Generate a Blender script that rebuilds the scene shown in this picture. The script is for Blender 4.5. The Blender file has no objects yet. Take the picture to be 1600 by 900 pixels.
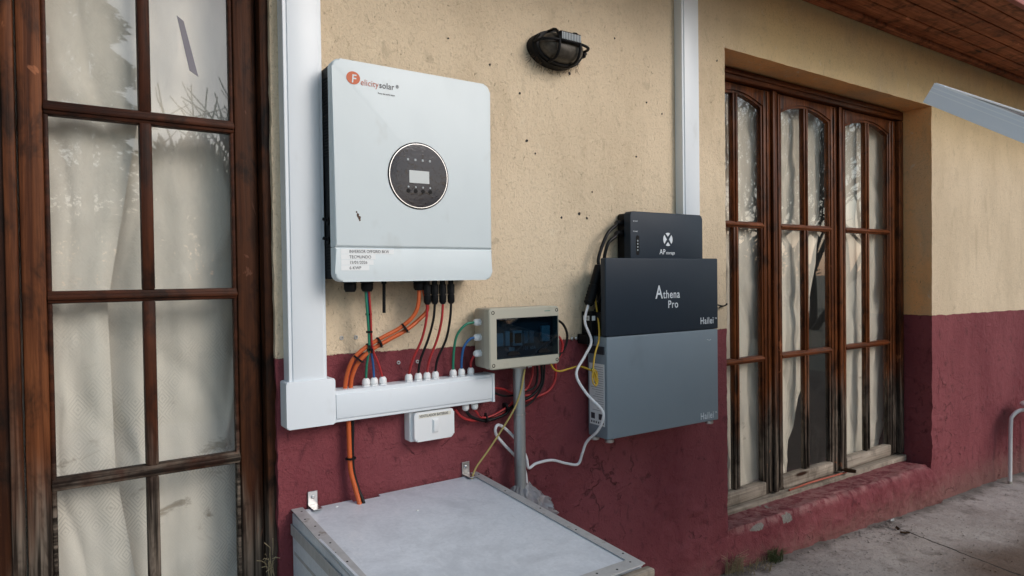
import bpy, bmesh, math, random
from mathutils import Vector, Matrix, noise
R = math.radians
random.seed(7)
SC = bpy.context.scene
COL = SC.collection

# ------------------------------------------------------------------ camera
CAM = Vector((0.0, -1.78, 1.25)); FPX = 1040.0
yaw, pitch, roll = R(34.2), R(-0.94), 0.013
fw = Vector((math.sin(yaw)*math.cos(pitch), math.cos(yaw)*math.cos(pitch), math.sin(pitch)))
r0 = Vector((math.cos(yaw), -math.sin(yaw), 0)); u0 = r0.cross(fw)
rt = math.cos(roll)*r0 - math.sin(roll)*u0
up = math.sin(roll)*r0 + math.cos(roll)*u0
cd = bpy.data.cameras.new('camera'); cam = bpy.data.objects.new('camera', cd); COL.objects.link(cam)
cam.matrix_world = Matrix(((rt.x, up.x, -fw.x, CAM.x), (rt.y, up.y, -fw.y, CAM.y), (rt.z, up.z, -fw.z, CAM.z), (0, 0, 0, 1)))
cd.sensor_width = 36; cd.lens = FPX/1600*36; cd.clip_start = .02; cd.clip_end = 3000
SC.camera = cam
# ------------------------------------------------------------------ sky, sun, exposure
SUN_EL, SUN_AZ = R(30), R(152)          # azimuth measured from +y towards +x: behind the camera, slightly right
w = bpy.data.worlds.new('World'); SC.world = w; w.use_nodes = True
nt = w.node_tree; nt.nodes.clear()
sky = nt.nodes.new('ShaderNodeTexSky'); sky.sky_type = 'NISHITA'; sky.sun_disc = False
sky.sun_elevation = SUN_EL; sky.sun_rotation = SUN_AZ; sky.dust_density = 1.5; sky.air_density = 1.0; sky.ozone_density = 1.0
hs = nt.nodes.new('ShaderNodeHueSaturation'); hs.inputs['Saturation'].default_value = .95; hs.inputs['Hue'].default_value = .475
bg = nt.nodes.new('ShaderNodeBackground'); bg.inputs['Strength'].default_value = .15
wo = nt.nodes.new('ShaderNodeOutputWorld')
nt.links.new(sky.outputs[0], hs.inputs['Color']); nt.links.new(hs.outputs[0], bg.inputs['Color']); nt.links.new(bg.outputs[0], wo.inputs[0])
sd = bpy.data.lights.new('sun', 'SUN'); sd.energy = .95; sd.angle = R(28); sd.color = (1, .97, .92)
sun = bpy.data.objects.new('sun', sd); COL.objects.link(sun)
sdir = Vector((math.sin(SUN_AZ)*math.cos(SUN_EL), math.cos(SUN_AZ)*math.cos(SUN_EL), math.sin(SUN_EL)))
sun.rotation_euler = sdir.to_track_quat('Z', 'Y').to_euler(); sun.location = sdir*30
SC.view_settings.view_transform = 'Standard'; SC.view_settings.look = 'None'; SC.view_settings.gamma = 1
SC.view_settings.exposure = 0.32; SC.view_settings.use_curve_mapping = False
SC.render.engine = 'CYCLES'; SC.cycles.max_bounces = 6; SC.cycles.diffuse_bounces = 3; SC.cycles.glossy_bounces = 3; SC.cycles.transparent_max_bounces = 8; SC.cycles.caustics_reflective = False; SC.cycles.caustics_refractive = False

def at(px, py, d=0.0):
    """point of the photo on the vertical plane d metres in front of the wall"""
    v = fw + rt*((px-800)/FPX) - up*((py-450)/FPX)
    return CAM + v*((-d-CAM.y)/v.y)
def gz(x): return .01 - .041*(x-2.24)          # the ground falls to the right

# ------------------------------------------------------------------ mesh helpers
def new(name, loc=(0, 0, 0), parent=None, label=None, cat=None, group=None, kind=None, data=None):
    o = bpy.data.objects.new(name, data); COL.objects.link(o); o.location = loc
    if parent: o.parent = parent
    if label: o['label'] = label
    if cat: o['category'] = cat
    if group: o['group'] = group
    if kind: o['kind'] = kind
    return o
def thing(name, label, cat, loc, group=None): return new(name, loc, None, label, cat, group)
def origin(o):
    p = Vector((0, 0, 0))
    while o: p = p + o.location; o = o.parent
    return p
def part(name, bm, m, parent=None, smooth=None, label=None, cat=None, group=None, kind=None, base=None):
    """links a bmesh (in world coordinates) as ONE mesh object"""
    loc = Vector((0, 0, 0)) if (parent or base is None) else Vector(base)
    off = origin(parent) if parent else loc
    if off.length: bmesh.ops.translate(bm, verts=bm.verts, vec=-off)
    bmesh.ops.recalc_face_normals(bm, faces=bm.faces)
    me = bpy.data.meshes.new(name)
    if smooth is not None:
        for f in bm.faces: f.smooth = True
        for e in bm.edges:
            if len(e.link_faces) == 2 and e.calc_face_angle(0) > R(smooth): e.smooth = False
    bm.to_mesh(me); bm.free(); me.materials.append(m)
    return new(name, loc, parent, label, cat, group, kind, me)
def B(): return bmesh.new()
def box(bm, a, b, bev=0, seg=2):
    lo = [min(a[i], b[i]) for i in range(3)]; hi = [max(a[i], b[i]) for i in range(3)]
    g = bmesh.ops.create_cube(bm, size=1)
    for v in g['verts']:
        v.co = Vector([(lo[i]+hi[i])/2 + v.co[i]*(hi[i]-lo[i]) for i in range(3)])
    if bev:
        es = list({e for v in g['verts'] for e in v.link_edges})
        bmesh.ops.bevel(bm, geom=es, offset=bev, segments=seg, profile=.5, affect='EDGES', clamp_overlap=True)
    return bm
def prism(bm, poly, y0, y1, bev=0, seg=2):
    """polygon [(x,z)] extruded from y0 (front) to y1 (back); front rim bevelled"""
    vf = [bm.verts.new((x, y0, z)) for x, z in poly]; vb = [bm.verts.new((x, y1, z)) for x, z in poly]
    n = len(poly); ff = bm.faces.new(vf); bm.faces.new(vb[::-1])
    for i in range(n): bm.faces.new((vf[i], vb[i], vb[(i+1) % n], vf[(i+1) % n]))
    if bev: bmesh.ops.bevel(bm, geom=list(ff.edges), offset=bev, segments=seg, profile=.5, affect='EDGES', clamp_overlap=True)
    return bm
def rrect(x0, x1, z0, z1, r, n=6, skip=()):
    out = []
    for cx, cz, a, k in ((x1-r, z1-r, 0, 'tr'), (x0+r, z1-r, 90, 'tl'), (x0+r, z0+r, 180, 'bl'), (x1-r, z0+r, 270, 'br')):
        if k in skip:
            out.append({'tr': (x1, z1), 'tl': (x0, z1), 'bl': (x0, z0), 'br': (x1, z0)}[k]); continue
        for i in range(n+1):
            t = R(a+90*i/n); out.append((cx+r*math.cos(t), cz+r*math.sin(t)))
    return out
def circ(cx, cz, rx, rz=None, n=32, a0=0, a1=360):
    rz = rz or rx
    m = n if a1-a0 >= 360 else n+1
    return [(cx+rx*math.cos(R(a0+(a1-a0)*i/n)), cz+rz*math.sin(R(a0+(a1-a0)*i/n))) for i in range(m)]
def cr(pts, n=6):
    """smooth path through points"""
    P = [Vector(p) for p in pts]; P = [P[0]*2-P[1]]+P+[P[-1]*2-P[-2]]; out = []
    for i in range(1, len(P)-2):
        a, b, c, d = P[i-1:i+3]
        for k in range(n):
            t = k/n
            out.append(.5*((2*b)+(c-a)*t+(2*a-5*b+4*c-d)*t*t+(3*b-a-3*c+d)*t**3))
    return out+[P[-2]]
def tube(bm, path, r, n=8, r1=None, cap=True):
    P = [Vector(p) for p in path]; rings = []; last = None
    for i, p in enumerate(P):
        t = (P[min(i+1, len(P)-1)]-P[max(i-1, 0)])
        if t.length < 1e-9: t = Vector((0, 0, 1))
        t.normalize()
        a = (last if last is not None else (Vector((0, 0, 1)) if abs(t.z) < .9 else Vector((1, 0, 0))))
        a = a - t*a.dot(t)
        if a.length < 1e-6: a = t.orthogonal()
        a.normalize(); last = a; b = t.cross(a)
        rr = r if r1 is None else r+(r1-r)*i/max(1, len(P)-1)
        rings.append([bm.verts.new(p+rr*(a*math.cos(2*math.pi*k/n)+b*math.sin(2*math.pi*k/n))) for k in range(n)])
    for A, C in zip(rings, rings[1:]):
        for k in range(n): bm.faces.new((A[k], A[(k+1) % n], C[(k+1) % n], C[k]))
    if cap: bm.faces.new(rings[0][::-1]); bm.faces.new(rings[-1])
    return bm
def cyl(bm, p, q, r, n=16, r1=None): return tube(bm, [p, q], r, n, r1)
def lathe(bm, p, axis, prof, n=14):
    """prof [(along, radius)] about axis at p"""
    p = Vector(p); t = Vector(axis).normalized(); a = t.orthogonal().normalized(); b = t.cross(a); rings = []
    for s, r in prof: rings.append([bm.verts.new(p+t*s+r*(a*math.cos(2*math.pi*k/n)+b*math.sin(2*math.pi*k/n))) for k in range(n)])
    for A, C in zip(rings, rings[1:]):
        for k in range(n): bm.faces.new((A[k], A[(k+1) % n], C[(k+1) % n], C[k]))
    bm.faces.new(rings[0][::-1]); bm.faces.new(rings[-1]); return bm
def sheet(bm, fn, nu, nv):
    vs = [[bm.verts.new(fn(i/nu, j/nv)) for i in range(nu+1)] for j in range(nv+1)]
    for j in range(nv):
        for i in range(nu): bm.faces.new((vs[j][i], vs[j][i+1], vs[j+1][i+1], vs[j+1][i]))
    return bm
def text(s, x, z, y, size, m, parent, sx=1.0, align='LEFT', bold=0, name='lettering', rot=None, shear=0):
    c = bpy.data.curves.new('t', 'FONT'); c.body = s; c.size = size; c.align_x = align; c.extrude = .0002; c.offset = bold*.45; c.shear = shear; c.space_character = 1.0+bold*90+.04
    o = bpy.data.objects.new('t', c); COL.objects.link(o)
    bpy.context.view_layer.update()
    me = bpy.data.meshes.new_from_object(o.evaluated_get(bpy.context.evaluated_depsgraph_get()))
    bpy.data.objects.remove(o); bpy.data.curves.remove(c)
    M = Matrix.Translation(Vector((x, y, z))-origin(parent)) @ (rot or Matrix.Rotation(R(90), 4, 'X')) @ Matrix.Diagonal((sx, 1, 1, 1))
    me.transform(M); me.materials.clear(); me.materials.append(m); me.name = name
    return new(name, (0, 0, 0), parent, data=me)

# ------------------------------------------------------------------ materials
class NT:
    def __init__(s, name):
        s.m = bpy.data.materials.new(name); s.m.use_nodes = True; s.t = s.m.node_tree
        s.b = s.t.nodes['Principled BSDF']; s.out = s.t.nodes['Material Output']
        s.pos = s.t.nodes.new('ShaderNodeNewGeometry').outputs['Position']
    def n(s, typ, _o=0, **kw):
        nd = s.t.nodes.new('ShaderNode'+typ)
        for k, v in kw.items():
            if k.startswith('_'): setattr(nd, k[1:], v); continue
            key = int(k[1:]) if k[0] == 'i' and k[1:].isdigit() else k.replace('__', ' ')
            s.set(nd.inputs[key], v)
        return nd.outputs[_o]
    def set(s, inp, v):
        if isinstance(v, bpy.types.NodeSocket): s.t.links.new(v, inp)
        else: inp.default_value = v
    def math(s, op, a, b=0.0, c=None):
        nd = s.t.nodes.new('ShaderNodeMath'); nd.operation = op
        s.set(nd.inputs[0], a); s.set(nd.inputs[1], b)
        if c is not None: s.set(nd.inputs[2], c)
        return nd.outputs[0]
    def scaled(s, sc):
        nd = s.t.nodes.new('ShaderNodeVectorMath'); nd.operation = 'MULTIPLY'; s.set(nd.inputs[0], s.pos); nd.inputs[1].default_value = sc if hasattr(sc, '__len__') else (sc,)*3
        return nd.outputs[0]
    def noise(s, sc, detail=4, rough=.55, dist=0):
        return s.n('TexNoise', 0, Vector=s.scaled(sc), Scale=1.0, Detail=detail, Roughness=rough, Distortion=dist)
    def ramp(s, f, a, b):            # smooth 0..1 between a and b
        nd = s.t.nodes.new('ShaderNodeMapRange'); nd.interpolation_type = 'SMOOTHSTEP'
        s.set(nd.inputs[0], f); nd.inputs[1].default_value = a; nd.inputs[2].default_value = b
        return nd.outputs[0]
    def mix(s, f, a, b, mode='MIX'):
        nd = s.t.nodes.new('ShaderNodeMix'); nd.data_type = 'RGBA'; nd.blend_type = mode
        s.set(nd.inputs[0], f)
        for i, v in ((6, a), (7, b)):
            if isinstance(v, tuple) and len(v) == 3: v = v+(1,)
            s.set(nd.inputs[i], v)
        return nd.outputs[2]
    def front_fresnel(s, ior):        # reflect once, at the outer face of a pane
        g = s.t.nodes.new('ShaderNodeNewGeometry')
        return s.math('MULTIPLY', s.n('Fresnel', IOR=ior), s.math('SUBTRACT', 1.0, g.outputs['Backfacing']))
    def xyz(s):
        nd = s.t.nodes.new('ShaderNodeSeparateXYZ'); s.set(nd.inputs[0], s.pos); return nd.outputs
    def bump(s, h, strength=.3, dist=.002, nrm=None):
        nd = s.t.nodes.new('ShaderNodeBump'); nd.inputs['Strength'].default_value = strength; nd.inputs['Distance'].default_value = dist
        s.set(nd.inputs['Height'], h)
        if nrm is not None: s.set(nd.inputs['Normal'], nrm)
        s.set(s.b.inputs['Normal'], nd.outputs[0]); return nd.outputs[0]
    def fin(s, col=None, rough=None, **kw):
        if col is not None: s.set(s.b.inputs['Base Color'], col+(1,) if isinstance(col, tuple) and len(col) == 3 else col)
        if rough is not None: s.set(s.b.inputs['Roughness'], rough)
        for k, v in kw.items(): s.set(s.b.inputs[k.replace('__', ' ')], v)
        return s.m
def plain(name, col, rough=.5, metal=0.0, var=.12, vs=14, bump=.08, bs=300, spec=.5, grime=(.25, .22, .18), gr=.12):
    t = NT(name)
    n1 = t.noise((vs, vs, vs*.6), 3, .62); c = col+(1,)
    if var: c = t.mix(t.math('MULTIPLY', t.ramp(n1, .35, .8), var), col, tuple(x*.72 for x in col))
    if gr: c = t.mix(t.math('MULTIPLY', t.ramp(n1, .40, .22), gr*1.6), c, tuple(a*b*2 for a, b in zip(col, grime)))
    if bump >= .1: t.bump(t.noise(bs, 1), bump, .001)
    r = t.math('ADD', t.math('MULTIPLY', n1, .16), rough-.08)
    return t.fin(c, r, Metallic=metal, **{'Specular IOR Level': spec})

def wall_material(name, reveal=False, chips=()):
    t = NT(name); X = t.xyz(); z = X[2]
    fine = t.noise((105, 105, 90), 3, .65, .9)
    edge = t.math('ADD', t.math('MULTIPLY', X[0], -.0125), 1.052)
    edge = t.math('ADD', edge, t.math('MULTIPLY', t.math('SUBTRACT', t.noise((9, 9, 3), 2), .5), .018))
    edge = t.math('ADD', edge, t.math('MULTIPLY', t.math('SUBTRACT', fine, .5), .012))
    isred = t.ramp(t.math('SUBTRACT', edge, z), -.0015, .0015)
    # cream: greyer on the pier, yellower high up on the right
    big = t.noise((2.0, 2.0, 1.1), 4, .6); mid = t.noise((24, 24, 17), 4, .65, .7)
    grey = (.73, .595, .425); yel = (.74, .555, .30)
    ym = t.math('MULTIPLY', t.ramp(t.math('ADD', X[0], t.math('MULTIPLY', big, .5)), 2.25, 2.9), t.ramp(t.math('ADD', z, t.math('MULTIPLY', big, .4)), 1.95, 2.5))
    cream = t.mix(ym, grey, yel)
    if reveal: cream = (.90, .47, .19)
    cream = t.mix(t.math('MULTIPLY', t.ramp(big, .40, .66), .5), cream, (.54, .43, .295))
    cream = t.mix(t.math('MULTIPLY', t.ramp(t.noise((8, 8, 3.0), 4, .65, .8), .54, .78), .34), cream, (.42, .32, .20))
    cream = t.mix(t.math('MULTIPLY', t.ramp(mid, .40, .26), .45), cream, (.78, .67, .50))
    cream = t.mix(t.math('MULTIPLY', t.ramp(fine, .54, .68), .30), cream, (.35, .28, .19))
    cream = t.mix(t.math('MULTIPLY', t.ramp(mid, .58, .74), .34), cream, (.32, .25, .17))
    streak = t.noise((58, 58, 30), 4, .7, 3.5)
    cream = t.mix(t.math('MULTIPLY', t.ramp(streak, .645, .70), .75), cream, (.15, .115, .08))
    red = t.mix(t.ramp(big, .3, .7), (.175, .038, .047), (.245, .066, .075))
    red = t.mix(t.math('MULTIPLY', t.ramp(t.noise((6, 6, 2.4), 4, .7), .58, .80), .32), red, (.24, .095, .090))
    red = t.mix(t.math('MULTIPLY', t.ramp(mid, .56, .70), .55), red, (.055, .014, .019))
    red = t.mix(t.math('MULTIPLY', t.ramp(fine, .62, .72), .28), red, (.27, .115, .11))
    low = t.math('MULTIPLY', t.ramp(t.math('ADD', z, t.math('MULTIPLY', mid, .25)), .26, .04), .55)
    red = t.mix(low, red, (.19, .125, .10))
    c = t.mix(isred, cream, red)
    # relief: grit, trowel ridges, a few cracks low down
    ridge = t.noise((13, 13, 17), 4, .6, 1.2)
    crack = t.n('TexVoronoi', 0, _feature='DISTANCE_TO_EDGE', Vector=t.n('VectorMath', 0, i0=t.scaled(7.5), i1=t.n('TexNoise', 1, Vector=t.scaled(16), Scale=1.0, Detail=3)), Scale=1.0)
    cm = t.math('MULTIPLY', t.ramp(crack, .030, .0), t.ramp(t.math('ADD', ridge, t.math('MULTIPLY', big, .8)), .94, 1.08))
    cm = t.math('MULTIPLY', cm, t.ramp(z, .95, .6))
    h = t.math('ADD', t.math('MULTIPLY', fine, .75), t.math('MULTIPLY', mid, .55))
    h = t.math('ADD', h, t.math('MULTIPLY', ridge, t.math('ADD', .3, t.math('MULTIPLY', isred, 1.3))))
    h = t.math('ADD', h, t.math('MULTIPLY', isred, .2))
    h = t.math('SUBTRACT', h, t.math('MULTIPLY', cm, 1.2))
    h = t.math('SUBTRACT', h, t.math('MULTIPLY', t.ramp(streak, .63, .71), .7))
    t.bump(h, .9, .006)
    c = t.mix(t.math('MULTIPLY', cm, .5), c, (.05, .02, .02))
    if chips: c = t.mix(t.math('MULTIPLY', t.math('MULTIPLY', t.ramp(z, .135, .175), t.ramp(mid, .62, .40)), .7), c, (.36, .19, .18))
    for (x, zz, rx, rz) in chips:
        e = t.math('ADD', t.math('POWER', t.math('DIVIDE', t.math('SUBTRACT', X[0], x), rx), 2.0), t.math('POWER', t.math('DIVIDE', t.math('SUBTRACT', z, zz), rz), 2.0))
        e = t.math('ADD', e, t.math('MULTIPLY', t.math('SUBTRACT', mid, .5), 5.0))
        c = t.mix(t.ramp(e, 1.1, .8), c, t.mix(fine, (.13, .115, .10), (.36, .34, .31)))
    return t.fin(c, t.math('SUBTRACT', .92, t.math('MULTIPLY', isred, .14)), **{'Specular IOR Level': .2})

def wood(name, axis, base=(.050, .015, .006), light=(.230, .078, .028), wz=None, wsoft=.35, grime=1.0, rough=.5):
    """varnished softwood, grain along axis; bleached and blackened below height wz"""
    t = NT(name); sc = [75, 75, 75]; sc['xyz'.index(axis)] = 2.6
    g = t.noise(tuple(sc), 3, .62, .35); sc2 = [9, 9, 9]; sc2['xyz'.index(axis)] = .9
    big = t.noise(tuple(sc2), 3, .6, .6)
    c = t.mix(t.ramp(t.math('ADD', t.math('MULTIPLY', g, .6), t.math('MULTIPLY', big, .5)), .35, .78), base, light)
    kn = t.n('TexVoronoi', 0, _feature='F1', Vector=t.scaled(tuple((2.2 if 'xyz'[i] == axis else 13) for i in range(3))), Scale=1.0)
    c = t.mix(t.ramp(kn, .17, .08), c, (.03, .012, .006))
    z = t.xyz()[2]
    if wz is not None:
        zz = t.math('ADD', z, t.math('MULTIPLY', t.math('SUBTRACT', t.noise((16, 16, 2.2), 3, .65), .5), .9))
        wth = t.ramp(zz, wz+wsoft*.5, wz-wsoft*.5)
        gc = t.mix(t.ramp(g, .36, .68), (.018, .014, .011), (.20, .16, .125))
        gc = t.mix(t.ramp(t.noise((7, 7, 2), 4), .5, .72), gc, (.022, .018, .016))
        c = t.mix(wth, c, gc)
        r = t.math('ADD', rough, t.math('MULTIPLY', wth, .4))
    else: r = rough
    bl = t.noise((13, 13, 7), 4, .7, .5)
    c = t.mix(t.math('MULTIPLY', t.ramp(bl, .44, .70), .85*grime), c, (.012, .007, .005))
    c = t.mix(t.math('MULTIPLY', t.ramp(bl, .335, .30), .45), c, tuple(min(1, v*1.9+.03) for v in light))
    t.bump(g, .7, .0025)
    return t.fin(c, r, **{'Specular IOR Level': .12})

def glass_material(name, ior=1.65, dirt=.02, tint=(.98, .985, .98), wav=.012):
    t = NT(name); t.t.nodes.remove(t.b)
    tr = t.n('BsdfTransparent', Color=tint+(1,)); gl = t.n('BsdfGlossy', Color=(1, 1, 1, 1), Roughness=.012)
    df = t.n('BsdfDiffuse', Color=(.55, .53, .49, 1))
    fr = t.front_fresnel(ior)
    m1 = t.n('MixShader', Fac=fr, i1=tr, i2=gl)
    dm = t.math('ADD', t.math('MULTIPLY', t.ramp(t.noise((30, 30, 12), 5, .7), .45, .85), dirt*2), dirt)
    m2 = t.n('MixShader', Fac=dm, i1=m1, i2=df)
    t.t.links.new(m2, t.out.inputs[0]); return t.m

def curtain_material(name, col, diamonds=True):
    t = NT(name); X = t.xyz()
    def tri(s, per): return t.math('ABSOLUTE', t.math('SUBTRACT', t.math('FRACT', t.math('DIVIDE', s, per)), .5))
    s = t.math('ADD', tri(X[0], .062), tri(X[2], .082))
    line = t.math('SINE', t.math('MULTIPLY', s, 46))
    mask = t.math('MULTIPLY', t.ramp(t.noise((6, 6, 5), 3), .42, .62), t.ramp(X[2], 1.3, .85))
    c = t.mix(t.ramp(t.noise((9, 9, 2.2), 4), .35, .7), col, tuple(x*.86 for x in col))
    if diamonds: c = t.mix(t.math('MULTIPLY', t.math('MULTIPLY', t.ramp(line, .0, .8), mask), .38), c, tuple(x*.45 for x in col))
    st = t.math('MULTIPLY', t.ramp(t.noise((7, 7, 11), 5, .65, .8), .60, .72), t.ramp(X[2], 1.15, .8))
    c = t.mix(t.math('MULTIPLY', st, .65), c, (.26, .19, .11))
    wv = t.noise((420, 420, 420), 2)
    t.bump(t.math('ADD', wv, t.math('MULTIPLY', line, .25) if diamonds else 0.0), .25, .001)
    m = t.fin(c, .9); t.set(t.b.inputs['Specular IOR Level'], .1)
    tl = t.n('BsdfTranslucent', Color=c); mx = t.n('MixShader', Fac=.12, i1=t.b.outputs[0], i2=tl); t.t.links.new(mx, t.out.inputs[0])
    return m

M = {}
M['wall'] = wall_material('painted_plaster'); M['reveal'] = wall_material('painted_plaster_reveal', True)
M['wd_v'] = wood('door_wood_upright', 'z', wz=.78); M['wd_h'] = wood('door_wood_cross', 'x', wz=.82, base=(.022, .007, .004), light=(.080, .025, .011))
M['wd_v2'] = wood('jamb_wood_upright', 'z', wz=.60, base=(.020, .007, .004), light=(.082, .028, .011), grime=1.2)
M['wm_v'] = wood('glazing_bar_wood', 'z', wz=.80, base=(.026, .008, .004), light=(.095, .028, .011))
M['wr_v'] = wood('far_door_wood_upright', 'z', wz=.62, base=(.045, .012, .005), light=(.210, .066, .021), grime=.9, rough=.34)
M['wr_h'] = wood('far_door_wood_cross', 'x', wz=.48, base=(.050, .013, .006), light=(.215, .066, .022), grime=.6, rough=.34)
M['wgrey'] = wood('bleached_wood', 'x', base=(.20, .165, .13), light=(.46, .40, .33), grime=.5, rough=.85)
M['soffit'] = wood('soffit_wood', 'x', base=(.22, .060, .026), light=(.55, .20, .095), grime=.8, rough=.6)
M['glass'] = glass_material('window_glass', 1.9); M['glass2'] = glass_material('far_window_glass', 1.95, .012)
M['curt'] = curtain_material('curtain_cloth', (.90, .85, .75)); M['curt2'] = curtain_material('far_curtain_cloth', (.93, .85, .72), False)
M['white'] = plain('white_pvc', (.75, .795, .83), .38, var=.06, gr=.10); M['white2'] = plain('white_pvc_clip', (.82, .83, .83), .3, var=.05, gr=.05)
M['inv'] = plain('white_enamel', (.645, .715, .735), .42, var=.10, vs=9, gr=.2, bump=.04, bs=900)
M['black'] = plain('black_plastic', (.006, .006, .007), .55, var=.2, spec=.18); M['blackm'] = plain('black_chassis', (.008, .009, .011), .6, var=.3, spec=.2)
M['rubber'] = plain('black_cable_sheath', (.007, .007, .008), .45, spec=.25)
M['navy'] = plain('navy_enamel', (.018, .029, .044), .5, spec=.3, var=.1, vs=7, gr=.08, bump=.10, bs=700)
M['slate'] = plain('slate_enamel', (.225, .275, .315), .5, var=.1, vs=6, gr=.14, bump=.10, bs=700)
M['ltext'] = plain('white_print', (.72, .76, .80), .5, bump=0, var=.03); M['dtext'] = plain('dark_print', (.05, .05, .06), .5, bump=0)
M['otext'] = plain('orange_print', (.56, .11, .03), .5, bump=0, var=.04); M['rtext'] = plain('red_print', (.50, .14, .09), .5, bump=0, var=.04)
M['gtext'] = plain('grey_print', (.36, .40, .42), .5, bump=0)
M['sticker'] = plain('paper_label', (.80, .82, .82), .55, var=.05, bump=0)
M['orange'] = plain('orange_sheath', (.56, .105, .022), .42, gr=.15); M['redc'] = plain('red_sheath', (.40, .022, .024), .38)
M['green'] = plain('green_sheath', (.015, .19, .115), .38); M['blue'] = plain('blue_sheath', (.018, .105, .30), .38)
M['yellow'] = plain('yellow_sheath', (.60, .38, .035), .42); M['ygreen'] = plain('earth_sheath', (.42, .33, .11), .5); M['wcab'] = plain('white_sheath', (.86, .85, .86), .42, gr=.15)
M['beige'] = plain('beige_abs', (.47, .45, .365), .45, var=.1, gr=.15); M['beige2'] = plain('beige_abs_back', (.40, .365, .30), .5, gr=.2)
M['steel'] = plain('plated_steel', (.55, .55, .55), .32, 1.0, gr=.25); M['chrome'] = plain('silver_ring', (.72, .74, .76), .2, .6, bump=0)
M['alu'] = plain('anodised_aluminium', (.84, .87, .92), .40, .25, var=.05, gr=.05); M['wmetal'] = plain('white_painted_tube', (.75, .74, .73), .4, gr=.3)
M['pink'] = plain('fascia_paint', (.36, .115, .095), .7, gr=.3)
M['lens'] = None
def lens():
    t = NT('black_gloss_window'); wr = t.noise((38, 38, 52), 3, .6, 2.2)
    c = t.mix(t.ramp(wr, .5, .7), (.016, .023, .036), (.003, .003, .005))
    t.bump(wr, .15, .002); return t.fin(c, .06, **{'Specular IOR Level': .3})
M['lens'] = lens(); M['screen'] = plain('lcd_glass', (.50, .55, .56), .18, bump=0, gr=.05)
def galv():
    t = NT('galvanised_sheet')
    sp = t.n('RGBToBW', Color=t.n('TexVoronoi', 1, _feature='F1', Vector=t.scaled(130), Scale=1.0))
    big = t.noise(4.5, 5, .68, .4); grit = t.noise(170, 2, .6)
    c = t.mix(t.math('ADD', t.math('MULTIPLY', sp, .6), t.math('MULTIPLY', grit, .6)), (.64, .685, .74), (.79, .83, .885))
    c = t.mix(t.math('MULTIPLY', t.ramp(big, .42, .68), .6), c, (.47, .50, .545))
    c = t.mix(t.math('MULTIPLY', t.ramp(t.noise((26, 5, 26), 4, .7), .58, .74), .5), c, (.84, .86, .89))
    c = t.mix(t.math('MULTIPLY', t.ramp(t.noise((60, 9, 60), 4, .7, 1.5), .66, .74), .45), c, (.42, .42, .42))
    t.bump(t.math('ADD', t.noise((3, 1.2, 3), 1), t.math('MULTIPLY', grit, .02)), .3, .02)
    return t.fin(c, t.math('ADD', .30, t.math('MULTIPLY', big, .3)), Metallic=.15)
M['galv'] = galv()
M['galv2'] = plain('galvanised_trim', (.52, .52, .52), .5, .25, var=.7, vs=28, gr=.6); M['galvp'] = plain('galvanised_tube', (.40, .42, .43), .4, .7, var=.35, vs=22, gr=.35)
def bagm():
    t = NT('clear_polythene'); t.t.nodes.remove(t.b)
    tr = t.n('BsdfTransparent', Color=(.9, .9, .92, 1)); gl = t.n('BsdfGlossy', Color=(1, 1, 1, 1), Roughness=.12); df = t.n('BsdfTranslucent', Color=(.85, .85, .88, 1)); d2 = t.n('BsdfDiffuse', Color=(.8, .8, .83, 1))
    a = t.n('MixShader', Fac=.5, i1=df, i2=d2); b = t.n('MixShader', Fac=.45, i1=tr, i2=a); fr = t.n('Fresnel', IOR=1.5)
    c = t.n('MixShader', Fac=fr, i1=b, i2=gl); t.t.links.new(c, t.out.inputs[0]); return t.m
M['bag'] = bagm()
def smoked():
    t = NT('smoked_window'); t.t.nodes.remove(t.b)
    tr = t.n('BsdfTransparent', Color=(.30, .44, .52, 1)); gl = t.n('BsdfGlossy', Color=(1, 1, 1, 1), Roughness=.05)
    c = t.n('MixShader', Fac=t.front_fresnel(1.45), i1=tr, i2=gl); t.t.links.new(c, t.out.inputs[0]); return t.m
M['smoke'] = smoked()
def frosted():
    t = NT('dusty_ribbed_glass'); c = t.mix(t.ramp(t.noise(30, 5, .7), .4, .7), (.050, .043, .034), (.105, .092, .075))
    return t.fin(c, .35, **{'Specular IOR Level': .3})
M['lampglass'] = frosted()
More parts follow.
